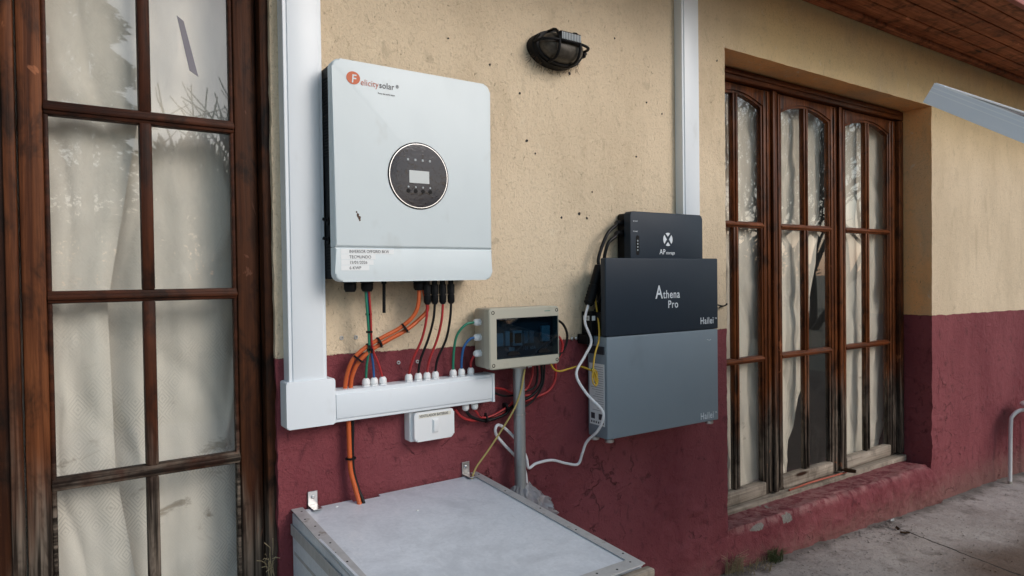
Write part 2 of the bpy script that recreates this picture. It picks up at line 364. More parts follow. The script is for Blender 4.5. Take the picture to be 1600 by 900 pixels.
def concrete():
    t = NT('worn_concrete'); X = t.xyz()
    c = t.mix(t.ramp(t.noise(2.3, 6, .65), .3, .72), (.31, .27, .245), (.48, .435, .405))
    c = t.mix(t.math('MULTIPLY', t.ramp(t.noise((9, 9, 9), 6, .7), .52, .70), .75), c, (.16, .135, .118))
    c = t.mix(t.math('MULTIPLY', t.ramp(t.noise(70, 3, .65), .56, .68), .55), c, (.12, .10, .088))
    c = t.mix(t.math('MULTIPLY', t.ramp(t.noise(160, 3, .6), .40, .30), .35), c, (.42, .39, .36))
    # damp rusty-brown earth stain out towards the camera
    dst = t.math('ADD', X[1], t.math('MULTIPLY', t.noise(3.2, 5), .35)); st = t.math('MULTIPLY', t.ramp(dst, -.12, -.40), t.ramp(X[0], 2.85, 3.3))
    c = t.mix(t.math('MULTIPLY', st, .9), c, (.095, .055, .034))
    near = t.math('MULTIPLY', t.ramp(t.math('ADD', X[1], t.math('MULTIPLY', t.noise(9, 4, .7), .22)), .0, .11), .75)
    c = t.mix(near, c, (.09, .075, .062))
    ln = t.math('ADD', t.math('ADD', X[1], t.math('MULTIPLY', X[0], CRK[0])), CRK[1])
    ln = t.math('ADD', ln, t.math('MULTIPLY', t.math('SUBTRACT', t.noise((8, 8, 8), 5, .65), .5), .17))
    ck = t.ramp(t.math('ABSOLUTE', ln), .024, .008); ck = t.math('MULTIPLY', ck, t.ramp(X[1], -.08, -.16))
    c = t.mix(ck, c, (.03, .025, .02))
    h = t.math('SUBTRACT', t.math('ADD', t.math('MULTIPLY', t.noise(120, 4, .7), .4), t.noise(14, 5, .6)), t.math('MULTIPLY', ck, 1.5))
    t.bump(h, .9, .012); return t.fin(c, .9)
def ray_ground(px, py):
    v = fw + rt*((px-800)/FPX) - up*((py-450)/FPX)
    t = (gz(CAM.x)-CAM.z)/(v.z+.041*v.x); return CAM+v*t
c1, c2 = ray_ground(1410, 828), ray_ground(1590, 898)
s_ = (c2.y-c1.y)/(c2.x-c1.x); CRK = (-s_, -(c1.y-s_*c1.x))
M['concrete'] = concrete()
M['earth'] = plain('dry_earth_and_grass', (.36, .30, .21), .95, var=.5, vs=1.2, bump=.6, bs=30)
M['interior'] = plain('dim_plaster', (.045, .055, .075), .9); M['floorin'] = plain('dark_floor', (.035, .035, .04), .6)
M['leafc'] = plain('conifer_needles', (.035, .055, .032), .8, var=.5, vs=3); M['leafb'] = plain('shrub_leaves', (.07, .085, .045), .8, var=.5, vs=3)
M['bark'] = plain('grey_bark', (.055, .045, .038), .9, var=.4, vs=8); M['straw'] = plain('dry_grass', (.36, .29, .17), .9); M['grassg'] = plain('green_grass', (.10, .12, .045), .85)
M['leafd'] = plain('dead_leaf', (.11, .065, .035), .9); M['stone'] = plain('pale_stone', (.45, .42, .38), .9); M['cell'] = plain('solar_cells', (.02, .025, .035), .12, bump=0)

# ------------------------------------------------------------------ ground
bm = B(); sheet(bm, lambda u, v: Vector((-400+800*u, -500+900*v, -.35)), 8, 8)
part('ground', bm, M['earth'], kind='structure')
bm = B()
def pave(u, v):
    x = -2.5+12.5*u; y = -4.2+4.5*v
    return Vector((x, y, gz(x)+.010*(noise.noise(Vector((x*1.1, y*1.1, 3)))+.4*noise.noise(Vector((x*5, y*5, 7))))))
sheet(bm, pave, 260, 110)
g = bmesh.ops.extrude_face_region(bm, geom=list(bm.faces)); bmesh.ops.translate(bm, verts=[e for e in g['geom'] if isinstance(e, bmesh.types.BMVert)], vec=(0, 0, -.5))
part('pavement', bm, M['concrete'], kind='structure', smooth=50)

# ------------------------------------------------------------------ house
LX0, LX1, LZ = -1.05, .462, 2.36          # left door opening
RX0, RX1, RZ = 2.282, 4.085, 2.183        # right door opening
house = thing('house', 'rendered house front painted cream above and dark red below, under a boarded eave', 'house', (1.4, 0, 0))
def disp(p):
    x, y, z = p; q = Vector((x, y, z))
    low = 1.0 if z < 1.03 else 0.0
    a = .0016*noise.noise(q*7)+.0010*noise.noise(q*23)
    rough = max(0, min(1.2, noise.noise(Vector((x*1.9+5, y, z*2.3)))*1.6+.35))*max(0, min(1, (.80-z)*2.6))*(1 if x > 1.15 else .35)
    a += low*rough*(.013*noise.fractal(q*11, 1, 2, 5)+.011*(abs(noise.noise(q*21+Vector((3, 1, 7))))-.3)-.002)
    b = .0022*noise.noise(q*11+Vector((9, 4, 2)))+.0016*noise.noise(q*40+Vector((1, 4, 2)))
    edge = 1+1.2*low
    return Vector((x+b*edge, y-a, z+.6*b*edge))
def splits(lo, hi, st, keys=()):
    k = sorted({lo, hi, *[q for q in keys if lo < q < hi]}); out = []
    for a, b in zip(k, k[1:]):
        n = max(1, round((b-a)/st)); out += [a+(b-a)*i/n for i in range(n)]
    return out+[k[-1]]
bm = B(); cache = {}
def wv(x, y, z):
    k = (round(x, 5), round(y, 5), round(z, 5))
    if k not in cache: cache[k] = bm.verts.new(disp((x, y, z)))
    return cache[k]
xs = splits(-3, LX0, .3)[:-1]+splits(LX0, LX1, .05)[:-1]+splits(LX1, RX0, .011)[:-1]+splits(RX0, RX1, .022)[:-1]+splits(RX1, 5.6, .011)[:-1]+splits(5.6, 10, .25)
zs = splits(-.6, .0, .04)[:-1]+splits(0, 1.1, .010, ())[:-1]+splits(1.1, RZ, .02)[:-1]+splits(RZ, LZ, .02)[:-1]+splits(LZ, 2.7, .04)
for i in range(len(xs)-1):
    for j in range(len(zs)-1):
        cx, cz = (xs[i]+xs[i+1])/2, (zs[j]+zs[j+1])/2
        if LX0 < cx < LX1 and cz < LZ: continue
        if RX0 < cx < RX1 and cz < RZ: continue
        bm.faces.new((wv(xs[i], 0, zs[j]), wv(xs[i+1], 0, zs[j]), wv(xs[i+1], 0, zs[j+1]), wv(xs[i], 0, zs[j+1])))
ys = splits(0, .26, .02)
nfront = len(bm.faces)
def strip_v(x, zmax):
    zz = [z for z in zs if z <= zmax+1e-6]
    for a, b in zip(ys, ys[1:]):
        for c, d in zip(zz, zz[1:]): bm.faces.new((wv(x, a, c), wv(x, b, c), wv(x, b, d), wv(x, a, d)))
def strip_h(x0, x1, z):
    xx = [x for x in xs if x0-1e-6 <= x <= x1+1e-6]
    for a, b in zip(ys, ys[1:]):
        for c, d in zip(xx, xx[1:]): bm.faces.new((wv(c, a, z), wv(d, a, z), wv(d, b, z), wv(c, b, z)))
strip_v(LX1, LZ); strip_v(LX0, LZ); strip_h(LX0, LX1, LZ)
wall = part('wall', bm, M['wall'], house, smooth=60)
bm = B(); cache.clear()
strip_v(RX0, RZ); strip_v(RX1, RZ); strip_h(RX0, RX1, RZ)
part('reveal', bm, M['reveal'], house, smooth=60, label='ochre recess round the far door')
# interior room behind the doors
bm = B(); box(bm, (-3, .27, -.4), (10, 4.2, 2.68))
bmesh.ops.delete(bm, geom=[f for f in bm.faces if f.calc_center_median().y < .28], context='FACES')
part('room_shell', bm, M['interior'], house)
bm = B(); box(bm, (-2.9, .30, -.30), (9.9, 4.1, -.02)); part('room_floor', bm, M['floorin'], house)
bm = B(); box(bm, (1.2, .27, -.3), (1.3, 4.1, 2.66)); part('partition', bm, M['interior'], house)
# threshold under the far door
bm = B()
prof = [(.20, .172), (.12, .176), (.05, .180), (.0, .184), (-.012, .178), (-.022, .160), (-.026, .13), (-.024, .09), (-.020, .04), (-.018, -.03), (-.016, -.2)]
fine = []
for (a, b), (c, d) in zip(prof, prof[1:]):
    n = max(1, int(math.hypot(c-a, d-b)/.010)); fine += [(a+(c-a)*i/n, b+(d-b)*i/n) for i in range(n)]
fine.append(prof[-1]); tx = splits(RX0-.004, RX1+.05, .011)
def thv(i, j):
    x = tx[i]; y, z = fine[j]; s = (x-RX0)/(RX1-RX0)
    z = z-.022*s if z > .0 else z
    e = max(0, s-.93)/.07
    if z > .0: z -= .05*e*e*(1 if y < .02 else .3)
    q = Vector((x, y*1.0, z))
    k = (.016*noise.noise(Vector((x*5.5, y*3, 2)))+.013*noise.fractal(q*8, 1, 2, 5)+.009*(abs(noise.noise(q*17))-.3))*(1 if y < .02 else .3)+.003*noise.noise(q*45)
    if y < .0: y = y*min(1, max(.0, s*2.2)) + .004*(1-min(1, s*6))
    return Vector((x, y+(-k*min(1, .25+s*3) if y < .03 else 0), z+(k*.6 if z > .02 else 0)))
vs = [[bm.verts.new(thv(i, j)) for i in range(len(tx))] for j in range(len(fine))]
for j in range(len(fine)-1):
    for i in range(len(tx)-1): bm.faces.new((vs[j][i], vs[j][i+1], vs[j+1][i+1], vs[j+1][i]))
ch_ = [(at(1183, 824, .0), .038, .014), (at(1231, 811, .01), .036, .022)]
th = part('threshold', bm, wall_material('painted_doorstep', chips=[(p.x, p.z, a, b) for p, a, b in ch_]), house, smooth=60, label='worn dark red sloping doorstep with chipped edge')
# eave
bm = B(); box(bm, (-3, -.555, 2.53), (10, 4.3, 2.70)); roof = part('roof', bm, M['interior'], house)
lines = [-.003, -.055, -.155, -.250, -.343, -.435, -.528]
for k, (a, b) in enumerate(zip(lines, lines[1:])):
    bm = B(); z0 = 2.493 if k == 0 else 2.505
    box(bm, (-3, b+.003, z0), (10, a-.003, 2.525), .004, 2)
    part('soffit_board', bm, M['soffit'], roof, smooth=40)
bm = B(); box(bm, (-3.02, -.556, 2.478), (10, -.531, 2.72), .004); part('fascia_board', bm, M['pink'], house)

# ------------------------------------------------------------------ doors
def stick(bm, a, b, bev=.004): return box(bm, a, b, bev, 2)
YD = .052                        # front of the left leaves
ldoor = thing('glazed_door', 'tall weathered brown wooden double door with curtained panes, at the left edge', 'door', (.2, .07, 0))
bm = B(); stick(bm, (.4405, .018, 0), (.476, .13, LZ), .006); part('door_jamb', bm, M['wd_v2'], ldoor, smooth=40)
bm = B(); stick(bm, (LX0-.01, .024, LZ-.05), (.438, .13, LZ+.01), .006); part('door_head', bm, M['wd_h'], ldoor, smooth=40)
bm = B(); stick(bm, (LX0-.01, .018, 0), (LX0+.03, .13, LZ-.052), .006); part('door_jamb', bm, M['wd_v2'], ldoor, smooth=40)
def left_leaf(x0, x1, pl, pm0, pm1, pr):
    bm = B()
    stick(bm, (x0, YD, .03), (pl-.004, YD+.045, LZ-.055), .005)
    stick(bm, (pl-.006, YD+.004, .03), (pr+.006, YD+.041, .325), .003); stick(bm, (pl-.006, YD+.004, 2.08), (pr+.006, YD+.041, LZ-.056), .003)
    leaf = part('door_leaf', bm, M['wd_v'], ldoor, smooth=40)
    bm = B(); stick(bm, (pr+.004, YD, .03), (x1, YD+.045, LZ-.055), .005); part('stile', bm, M['wd_v2'], leaf, smooth=40)
    zb = [.352, .788, 1.217, 1.648, 2.066]
    for k, z in enumerate(zb):
        h = .016 if k in (3,) else .0145
        bm = B(); stick(bm, (pl-.0045, YD+.002, z-h), (pr+.0045, YD+.036, z+h), .006)
        stick(bm, (pl-.004, YD-.004, z-h*.45), (pr+.004, YD+.02, z+h*.45), .004); part('glazing_bar', bm, M['wd_h'], leaf, smooth=40)
    for s in ((pl-.0042, pl+.006), (pr-.006, pr+.0042)):
        bm = B(); stick(bm, (s[0], YD+.007, .32), (s[1], YD+.03, 2.08), .004); part('glazing_bead', bm, M['wd_h'], leaf, smooth=40)
    for a, b in zip([.325]+zb, zb):
        if b-a < .1: continue
        bm = B(); stick(bm, (pm0, YD+.001, a+.012), (pm1, YD+.034, b-.012), .006); part('glazing_bar', bm, M['wm_v'], leaf, smooth=40)
        for c, d in ((pl, pm0), (pm1, pr)):
            bm = B(); box(bm, (c-.003, YD+.020, a+.004), (d+.003, YD+.024, b-.004)); part('pane', bm, M['glass'], leaf)
    return leaf
main_leaf = left_leaf(-.0705, .4385, -.020, .166, .1935, .379)
left_leaf(-.585, -.0765, -.530, -.343, -.316, -.131)
bm = B(); stick(bm, (-.098, YD-.012, .03), (-.0735, YD+.01, LZ-.06), .006); part('cover_strip', bm, M['wd_v'], ldoor, smooth=40)
# old tape stuck on a pane
t1, t2, t3, t4 = [at(*q, -YD-.019) for q in ((276, 24), (287, 33), (310, 120), (296, 110))]
bm = B(); vv = [(p.x, p.z) for p in (t1, t2, t3, t4)]; prism(bm, vv, YD+.0188, YD+.0196)
part('tape_strip', bm, plain('grey_tape', (.17, .16, .19), .5), main_leaf)

YR = .168
rdoor = thing('folding_glazed_door', 'dark brown wooden folding door with arched curtained panes set in a deep recess', 'door', (3.2, .2, .17))
bm = B(); stick(bm, (RX0+.004, .148, 2.128), (RX1-.004, .235, RZ-.004), .006); stick(bm, (RX0+.07, .140, 2.150), (RX1-.06, .150, RZ-.006), .004)
part('door_head', bm, M['wr_h'], rdoor, smooth=40)
bm = B(); stick(bm, (4.030, .148, .19), (RX1-.004, .235, 2.126), .008); part('door_jamb', bm, M['wr_v'], rdoor, smooth=40)
bm = B(); stick(bm, (RX0+.004, .148, .19), (RX0+.03, .235, 2.126), .008); part('door_jamb', bm, M['wr_v'], rdoor, smooth=40)
bm = B(); stick(bm, (RX0+.01, .132, .150), (3.02, .24, .186), .006); stick(bm, (3.024, .135, .146), (RX1-.006, .24, .182), .006); part('door_sill', bm, M['wgrey'], rdoor, smooth=40)
def arc_pts(x0, x1, zs_, rise, n=14): return [(x0+(x1-x0)*i/n, zs_+rise*(1-(2*i/n-1)**2)) for i in range(n+1)]
def right_leaf(x0, x1):
    w = .068; a, b = x0+w, x1-w; m = (a+b)/2; bm = B()
    stick(bm, (x0, YR, .192), (a, YR+.042, 2.124), .006); stick(bm, (b, YR, .192), (x1, YR+.042, 2.124), .006)
    for xa in (a, b):      # moulding along the stiles
        s = 1 if xa == a else -1
        stick(bm, (xa-.001*s, YR+.006, .255), (xa+.012*s, YR+.034, 2.05), .005); stick(bm, (xa-.034*s, YR-.007, .2), (xa-.020*s, YR+.01, 2.12), .005)
    poly = [(b+.002, 2.122), (a-.002, 2.122)]+arc_pts(a-.002, b+.002, 2.044, .048)
    prism(bm, poly, YR+.001, YR+.041, .004, 2)
    poly = arc_pts(a, b, 2.032, .048)+arc_pts(a, b, 2.046, .048)[::-1]; prism(bm, poly, YR+.007, YR+.034)
    leaf = part('door_leaf', bm, M['wr_v'], rdoor, smooth=40)
    bm = B(); stick(bm, (a-.003, YR-.003, .190), (b+.003, YR+.040, .252), .006); part('bottom_rail', bm, M['wgrey'], leaf, smooth=40)
    for z in (.846, 1.480):
        bm = B(); stick(bm, (a-.004, YR+.004, z-.015), (b+.004, YR+.036, z+.015), .007); stick(bm, (a, YR-.003, z-.006), (b, YR+.02, z+.006), .004); part('glazing_bar', bm, M['wr_h'], leaf, smooth=40)
    lev = [.252, .846, 1.480, 2.092]
    for i, (c, d) in enumerate(zip(lev, lev[1:])):
        bm = B(); stick(bm, (m-.019, YR+.005, c+(.012 if i else 0)), (m+.019, YR+.035, d-(.012 if i < 2 else .006)), .006); stick(bm, (m-.007, YR-.002, c+.012), (m+.007, YR+.02, d-.012), .004)
        part('glazing_bar', bm, M['wr_v'], leaf, smooth=40)
        for e, f in ((a, m-.016), (m+.016, b)):
            bm = B(); box(bm, (e-.003, YR+.020, c+.002), (f+.003, YR+.024, d-.002)); part('pane', bm, M['glass2'], leaf)
right_leaf(2.312, 2.848); right_leaf(2.852, 3.424); right_leaf(3.428, 4.026)
for x in (2.850, 3.426):
    bm = B(); stick(bm, (x-.016, YR-.016, .192), (x+.016, YR-.0005, 2.124), .006); part('cover_strip', bm, M['wr_v'], rdoor, smooth=40)
# strip of red putty along the middle leaf's foot, a dead leaf in the corner
bm = B(); tube(bm, cr([at(1233, 766, -.140), at(1260, 756, -.138), (3.10, .136, .199), at(1322, 738, -.140)], 5), .005, 6); part('sealant_bead', bm, plain('red_sealant', (.36, .085, .05), .7), rdoor, smooth=60)

# ------------------------------------------------------------------ curtains
def curtain(name, label, xl, xr, z0, z1, y, folds, amp, m, seed, nx=90, nz=60):
    bm = B()
    def fn(u, v):
        z = z0+(z1-z0)*v; a, b = xl(z), xr(z); x = a+(b-a)*u
        q = Vector((x*3+seed, z*.8, seed))
        ph = folds*u*2*math.pi+1.6*noise.noise(Vector((u*2+seed, z*.9, 1.3)))
        d = amp*(math.sin(ph)*(.16+.3*abs(noise.noise(Vector((x*4, z*1.2, seed+5)))))+.9*noise.noise(Vector((x*11, z*1.6+.7*x, seed)))+.35*noise.noise(Vector((x*24+z*9, z*13-x*5, seed+3))))
        d += amp*.9*max(0, 1-abs(noise.noise(Vector((x*5+z*1.4, z*1.5-x*1.2, seed+9))))*5)**2-amp*.7*max(0, 1-abs(noise.noise(Vector((x*3-z*2.2, z*2.2+x*2.0, seed+19))))*7)**2
        return Vector((x, y+d, z))
    sheet(bm, fn, nx, nz)
    return part(name, bm, m, smooth=80, label=label, cat='curtain', group='curtains behind the door panes', base=((xl(z0)+xr(z0))/2, y, z0))
def pl(*pts):
    P = sorted(pts)
    def f(z):
        if z <= P[0][0]: return P[0][1]
        for (a, b), (c, d) in zip(P, P[1:]):
            if z <= c: return b+(d-b)*(z-a)/(c-a)
        return P[-1][1]
    return f
K = lambda v: (lambda z: v)
YC = .125
def onp(px, py, y): q = at(px, py, -y); return (q.z, q.x)
curtain('curtain', 'creased off-white curtain behind left panes of the tall left door, edge hanging slanted', K(-.62), pl((2.3, .20), onp(215, 190, YC), onp(168, 475, YC), onp(181, 738, YC), onp(212, 900, YC), (.1, .19)), .05, 2.3, YC, 9, .012, M['curt'], 2.0, 150, 90)
curtain('curtain', 'diamond-patterned off-white curtain with brown stains behind right panes of the tall left door', K(.02), K(.66), .05, 2.3, YC+.045, 7, .013, M['curt'], 8.0, 120, 90)
YQ = .226
curtain('curtain', 'plain beige curtain filling the leaf nearest the wall battery in the recessed far door', K(2.32), K(3.02), .12, 2.2, YQ, 6, .013, M['curt2'], 4.0)
curtain('curtain', 'beige curtain pulled aside to a slanted strip in the middle leaf of the far door', K(2.97), pl((2.2, 3.52), onp(1287, 200, YQ), onp(1283, 345, YQ), onp(1271, 450, YQ), onp(1258, 600, YQ), onp(1236, 690, YQ), (.1, 3.05)), .12, 2.2, YQ+.012, 7, .012, M['curt2'], 6.0)
curtain('curtain', 'beige curtain with its lower corner lifted in the last leaf of the recessed far door', K(3.50), pl((2.2, 4.3), (1.2, 4.25), onp(1388, 580, YQ), onp(1384, 660, YQ), onp(1372, 720, YQ)), .12, 2.2, YQ+.01, 7, .013, M['curt2'], 11.0)

# ------------------------------------------------------------------ white trunking
trunk = thing('cable_trunking', 'white plastic cable trunking with corner piece, running down beside the inverter and along below it', 'trunking', (.53, 0, .866))
def channel_v(x0, x1, z0, z1, d, parent):
    bm = B(); box(bm, (x0, -d+.004, z0), (x1, -.0, z1), .0015, 1); p = part('channel', bm, M['white'], parent, smooth=40)
    w = x1-x0; bm = B(); box(bm, (x0+.010, -d, z0+.001), (x1-.010, -d+.008, z1-.001), .002, 2); part('lid', bm, M['white'], p, smooth=40)
    return p
channel_v(.482, .582, .96, 2.62, .050, trunk)
bm = B(); prism(bm, rrect(.472, .600, .866, .988, .006), -.0575, -.001, .003, 3); part('corner_cover', bm, M['white'], trunk, smooth=40)
bm = B(); box(bm, (.596, -.052, .868), (1.098, -.0005, .953), .0015, 1); hch = part('channel', bm, M['white'], trunk, smooth=40)
bm = B(); box(bm, (.602, -.057, .878), (1.093, -.047, .943), .002, 2); part('lid', bm, M['white'], hch, smooth=40)
bm = B(); box(bm, (1.094, -.058, .8665), (1.102, -.0008, .9545), .0015, 2); part('end_cap', bm, M['white'], trunk, smooth=40)
def gland(p, axis, parent, m, s=1.0):
    bm = B(); lathe(bm, p, axis, [(0, .0115*s), (.003*s, .0115*s), (.004*s, .0095*s), (.006*s, .0095*s)], 6)
    q = Vector(p)+Vector(axis).normalized()*.0055*s
    lathe(bm, q, axis, [(0, .0112*s), (.010*s, .0108*s), (.0135*s, .009*s), (.0165*s, .0062*s)], 12)
    return part('cable_gland', bm, m, parent, smooth=35)
GL = {}
for k, px, py in (('g1', 572, 597), ('b1', 584.5, 596), ('r1', 598, 595), ('m1', 638.5, 590), ('m2', 653.5, 588.5), ('m3', 667, 587), ('m4', 680, 585.5), ('g2', 708, 583), ('b2', 721, 581.5), ('r2', 735.5, 580)):
    p = at(px, py, .028); p.z = .953; gland(p, (0, 0, 1), trunk, M['white2']); GL[k] = p+Vector((0, 0, .016))
for k, px in (('d1', 727.5), ('d2', 741.5)):
    p = at(px, 632, .03); p.z = .868; gland(p, (0, 0, -1), trunk, M['white2']); GL[k] = p-Vector((0, 0, .016))
trunk2 = thing('cable_trunking', 'white plastic cable trunking coming down behind the small dark control unit', 'trunking', (2.03, 0, 1.36))
channel_v(1.981, 2.078, 1.36, 2.50, .042, trunk2)

# ------------------------------------------------------------------ inverter
inv = thing('inverter', 'large white off-grid inverter with round black display, mounted beside white trunking', 'inverter', (.815, -.06, 1.243))
x0, x1, z0, z1 = .581, 1.056, 1.243, 1.814
bm = B(); box(bm, (x0+.004, -.094, z0+.008), (x1-.012, -.018, z1-.008), .006, 2); ch = part('chassis', bm, M['blackm'], inv, smooth=40)
for k in range(26):
    bm = B(); box(bm, (x0+.0015, -.088, z0+.33+k*.008), (x0+.006, -.040, z0+.334+k*.008)); part('side_vent', bm, M['black'], ch)
for k in range(9):
    bm = B(); box(bm, (x0+.0015, -.088, z0+.03+k*.008), (x0+.006, -.040, z0+.034+k*.008)); part('side_vent', bm, M['black'], ch)
bm = B(); box(bm, (x0+.03, -.02, z0+.10), (x1-.03, -.0005, z1-.08)); part('wall_bracket', bm, M['blackm'], inv)
for z in (1.402, 1.352):
    bm = B(); cyl(bm, (x0+.016, -.072, z), (x0-.001, -.072, z), .011, 12); cyl(bm, (x0+.006, -.072, z), (x0-.012, -.070, z+.006), .004, 8); part('side_knob', bm, M['black'], ch, smooth=40)
bm = B(); box(bm, (x0+.004, -.090, 1.337), (x0+.014, -.078, 1.352)); part('side_tab', bm, M['sticker'], ch)
ZS = 1.3325
bm = B(); prism(bm, rrect(x0, x1, ZS+.0008, z1, .022, 8, ('bl', 'br')), -.125, -.094, .006, 4); cov = part('front_cover', bm, M['inv'], inv, smooth=35)
bm = B(); prism(bm, rrect(x0, x1, z0, ZS-.0008, .022, 8, ('tl', 'tr')), -.1245, -.094, .005, 4); lowc = part('lower_cover', bm, M['inv'], inv, smooth=35)
bm = B(); box(bm, (x0+.003, -.121, ZS-.003), (x1-.003, -.096, ZS+.003)); part('seam_strip', bm, M['gtext'], inv)
YF = -.1255
cx, cz = .8205, 1.530
bm = B(); prism(bm, circ(cx, cz, .0915, n=64), -.1262, -.122, .0008, 1); dsp = part('display', bm, M['black'], inv, smooth=35)
bm = B(); lathe(bm, (cx, -.1255, cz), (0, -1, 0), [(0, .0885), (.0022, .0880), (.0022, .0862), (.0008, .0858)], 64); part('display_ring', bm, M['chrome'], dsp, smooth=35)
bm = B(); lathe(bm, (cx, -.1258, cz), (0, -1, 0), [(0, .0860), (.0010, .0858), (.0020, .060), (.0023, .02)], 64); part('display_window', bm, M['lens'], dsp, smooth=60)
bm = B(); prism(bm, rrect(cx-.030, cx+.030, cz-.020, cz+.014, .001, 2), -.1289, -.127); part('display_screen', bm, M['screen'], dsp)
for k in range(4):
    x = cx-.033+k*.022
    bm = B(); prism(bm, circ(x, cz-.042, .0058, n=14), -.1290, -.126, .0006, 1); part('display_button', bm, M['black'], dsp, smooth=35)
    bm = B(); prism(bm, circ(x, cz-.031, .0026, n=10)+[], -.1288, -.127); part('display_icon', bm, M['gtext'], dsp)
    bm = B(); prism(bm, rrect(x-.0028, x+.0028, cz+.040, cz+.046, .0008, 2), -.1286, -.1265); part('display_icon', bm, M['gtext'], dsp)
# logo
bm = B(); prism(bm, circ(.6375, 1.7695, .0185, .0165, 32), YF-.0004, YF+.001); lg = part('logo', bm, M['otext'], cov)
text('F', .6315, 1.7575, YF-.0008, .030, M['inv'], lg, .95, bold=.0008, shear=.1)
text('elicity', .6570, 1.7545, YF-.0003, .0225, M['rtext'], lg, .90); text('solar', .7085, 1.7545, YF-.0003, .0225, M['dtext'], lg, .90, bold=.0003); text('®', .7560, 1.7605, YF-.0003, .012, M['dtext'], lg)
text('Power the world, future', .7050, 1.7380, YF-.0003, .0062, M['dtext'], lg, .75)
for k, (s, wd) in enumerate((('INVERSOR OFFGRID 8KW', .146), ('TECMUNDO', .094), ('15/01/2026', .088), ('6 KWP', .076))):
    zt = 1.3285-.0142*k
    bm = B(); box(bm, (.597, YF+.0005, zt-.0132), (.597+wd, YF+.0015, zt)); st = part('label_strip', bm, M['sticker'], inv)
    text(s, .619, zt-.0105, YF+.0002, .0112, M['dtext'], st, .83 if k == 0 else .92)
bm = B()
for (dx, dz, r) in ((0, 0, .0042), (.004, -.006, .004), (-.003, .008, .002), (.005, -.013, .0022)):
    p = at(559, 336, .125); prism(bm, [(p.x+dx+r*(.6+.7*random.random())*math.cos(a), p.z+dz+r*1.4*(.6+.7*random.random())*math.sin(a)) for a in [k*.785 for k in range(8)]], YF-.0003-.00005*dx*1000, YF+.001)
part('scuff_mark', bm, plain('brown_scuff', (.10, .055, .035), .8), cov)
def black_gland(p, parent, r=.017, L=.030):
    bm = B(); lathe(bm, p, (0, 0, -1), [(-.012, r*1.05), (.006, r*1.05), (.007, r*.9), (.009, r*.98), (L*.75, r*.96), (L, r*.72)], 10); return part('cable_gland', bm, M['black'], parent, smooth=35)
IG = {}
for k, px in (('ga', 547), ('gb', 573.5), ('gc', 655), ('gd', 669)):
    p = at(px, 446, .075); p.z = 1.246
    if k == 'gd': p.y = -.045
    black_gland(p, inv); IG[k] = p-Vector((0, 0, .028))
bm = B(); p = at(600, 446, .07); cyl(bm, (p.x, p.y, 1.25), (p.x, p.y, 1.236), .007); cyl(bm, (p.x, p.y, 1.24), (p.x-.001, p.y, 1.156), .0045, 10); part('antenna', bm, M['black'], inv, smooth=40)
for k, px in (('c1', 667.5), ('c2', 679), ('c3', 691.5), ('c4', 704.5)):
    p = at(px, 450, .09); q = Vector((p.x, p.y, 1.252)); bm = B()
    lathe(bm, q, (0, 0, -1), [(0, .008), (.022, .008), (.023, .0098), (.045, .0098), (.046, .0088), (.050, .0088), (.051, .0105), (.070, .0105), (.0765, .006)], 12)
    box(bm, (q.x-.0103, q.y-.004, q.z-.048), (q.x+.0103, q.y+.004, q.z-.020), .001, 1)
    part('plug_connector', bm, M['black'], inv, smooth=35); IG[k] = q-Vector((0, 0, .0755))

# ------------------------------------------------------------------ cables
def cable(name, label, pts, r, m, group=None, n=8, cat='cable', sm=7):
    bm = B(); P = cr(pts, sm); tube(bm, P, r, n)
    return part(name, bm, m, smooth=70, label=label, cat=cat, group=group, base=tuple(P[-1])), P
def tie(parent, p, t, r, nm='cable_tie'):
    t = Vector(t).normalized(); bm = B(); lathe(bm, Vector(p)-t*.0025, t, [(0, r*.98), (0, r*1.10), (.005, r*1.10), (.005, r*.98)], 12)
    s = t.cross(Vector((0, 1, 0))).normalized(); box(bm, Vector(p)+s*r-Vector((.003, .003, .003)), Vector(p)+s*(r+.005)+Vector((.003, .003, .003)))
    part(nm, bm, M['black'], parent, smooth=35)
A = at
o1, P1 = cable('power_cable', 'orange power cable looping from inverter to trunking, upper of the pair', [IG['gc']+Vector((0, 0, .02)), IG['gc'], A(653, 478, .075), A(644, 496, .07), A(624, 513, .06), A(598, 527, .055), A(571, 543, .05), A(552, 561, .045), A(543, 583, .035), A(539.5, 604, .028), (A(539, 604, .028).x, -.028, .93)], .0060, M['orange'], 'orange cables')
o2, P2 = cable('power_cable', 'orange power cable looping from inverter to trunking, lower of the pair', [IG['gd']+Vector((0, 0, .02)), IG['gd'], A(668, 482, .05), A(655, 499, .055), A(634, 516, .058), A(607, 531, .054), A(580, 547, .05), A(561, 565, .045), A(551, 585, .035), A(548, 604, .028), (A(548, 604, .028).x, -.028, .93)], .0060, M['orange'], 'orange cables')
for px, py in ((631, 513), (593, 535), (579, 544.5), (559, 560)):
    q = A(px, py, .056); k = min(range(len(P1)), key=lambda i: (P1[i]-q).length); k2 = min(range(len(P2)), key=lambda i: (P2[i]-q).length)
    tie(o1, (P1[k]+P2[k2])/2, P1[min(k+1, len(P1)-1)]-P1[k-1], .0135)
o3, P3 = cable('power_cable', 'orange power cable dropping from under the trunking into the metal box', [(A(545, 664, .03).x, -.03, .90), A(545, 668, .03), A(546, 700, .03), A(548, 735, .032), A(555, 762, .04), A(561, 784, .05), A(564, 800, .06)], .0066, M['orange'], 'orange cables')
o4, P4 = cable('power_cable', 'black cable dropping beside the orange one into the metal box', [(A(551, 664, .028).x, -.026, .90), A(551, 668, .026), A(550.5, 700, .026), A(552, 735, .028), A(559, 762, .036), A(567, 782, .05), A(571, 800, .06)], .0052, M['rubber'])
tie(o3, A(548.5, 716, .029), (0, 0, 1), .0125)
gb = IG['gb']
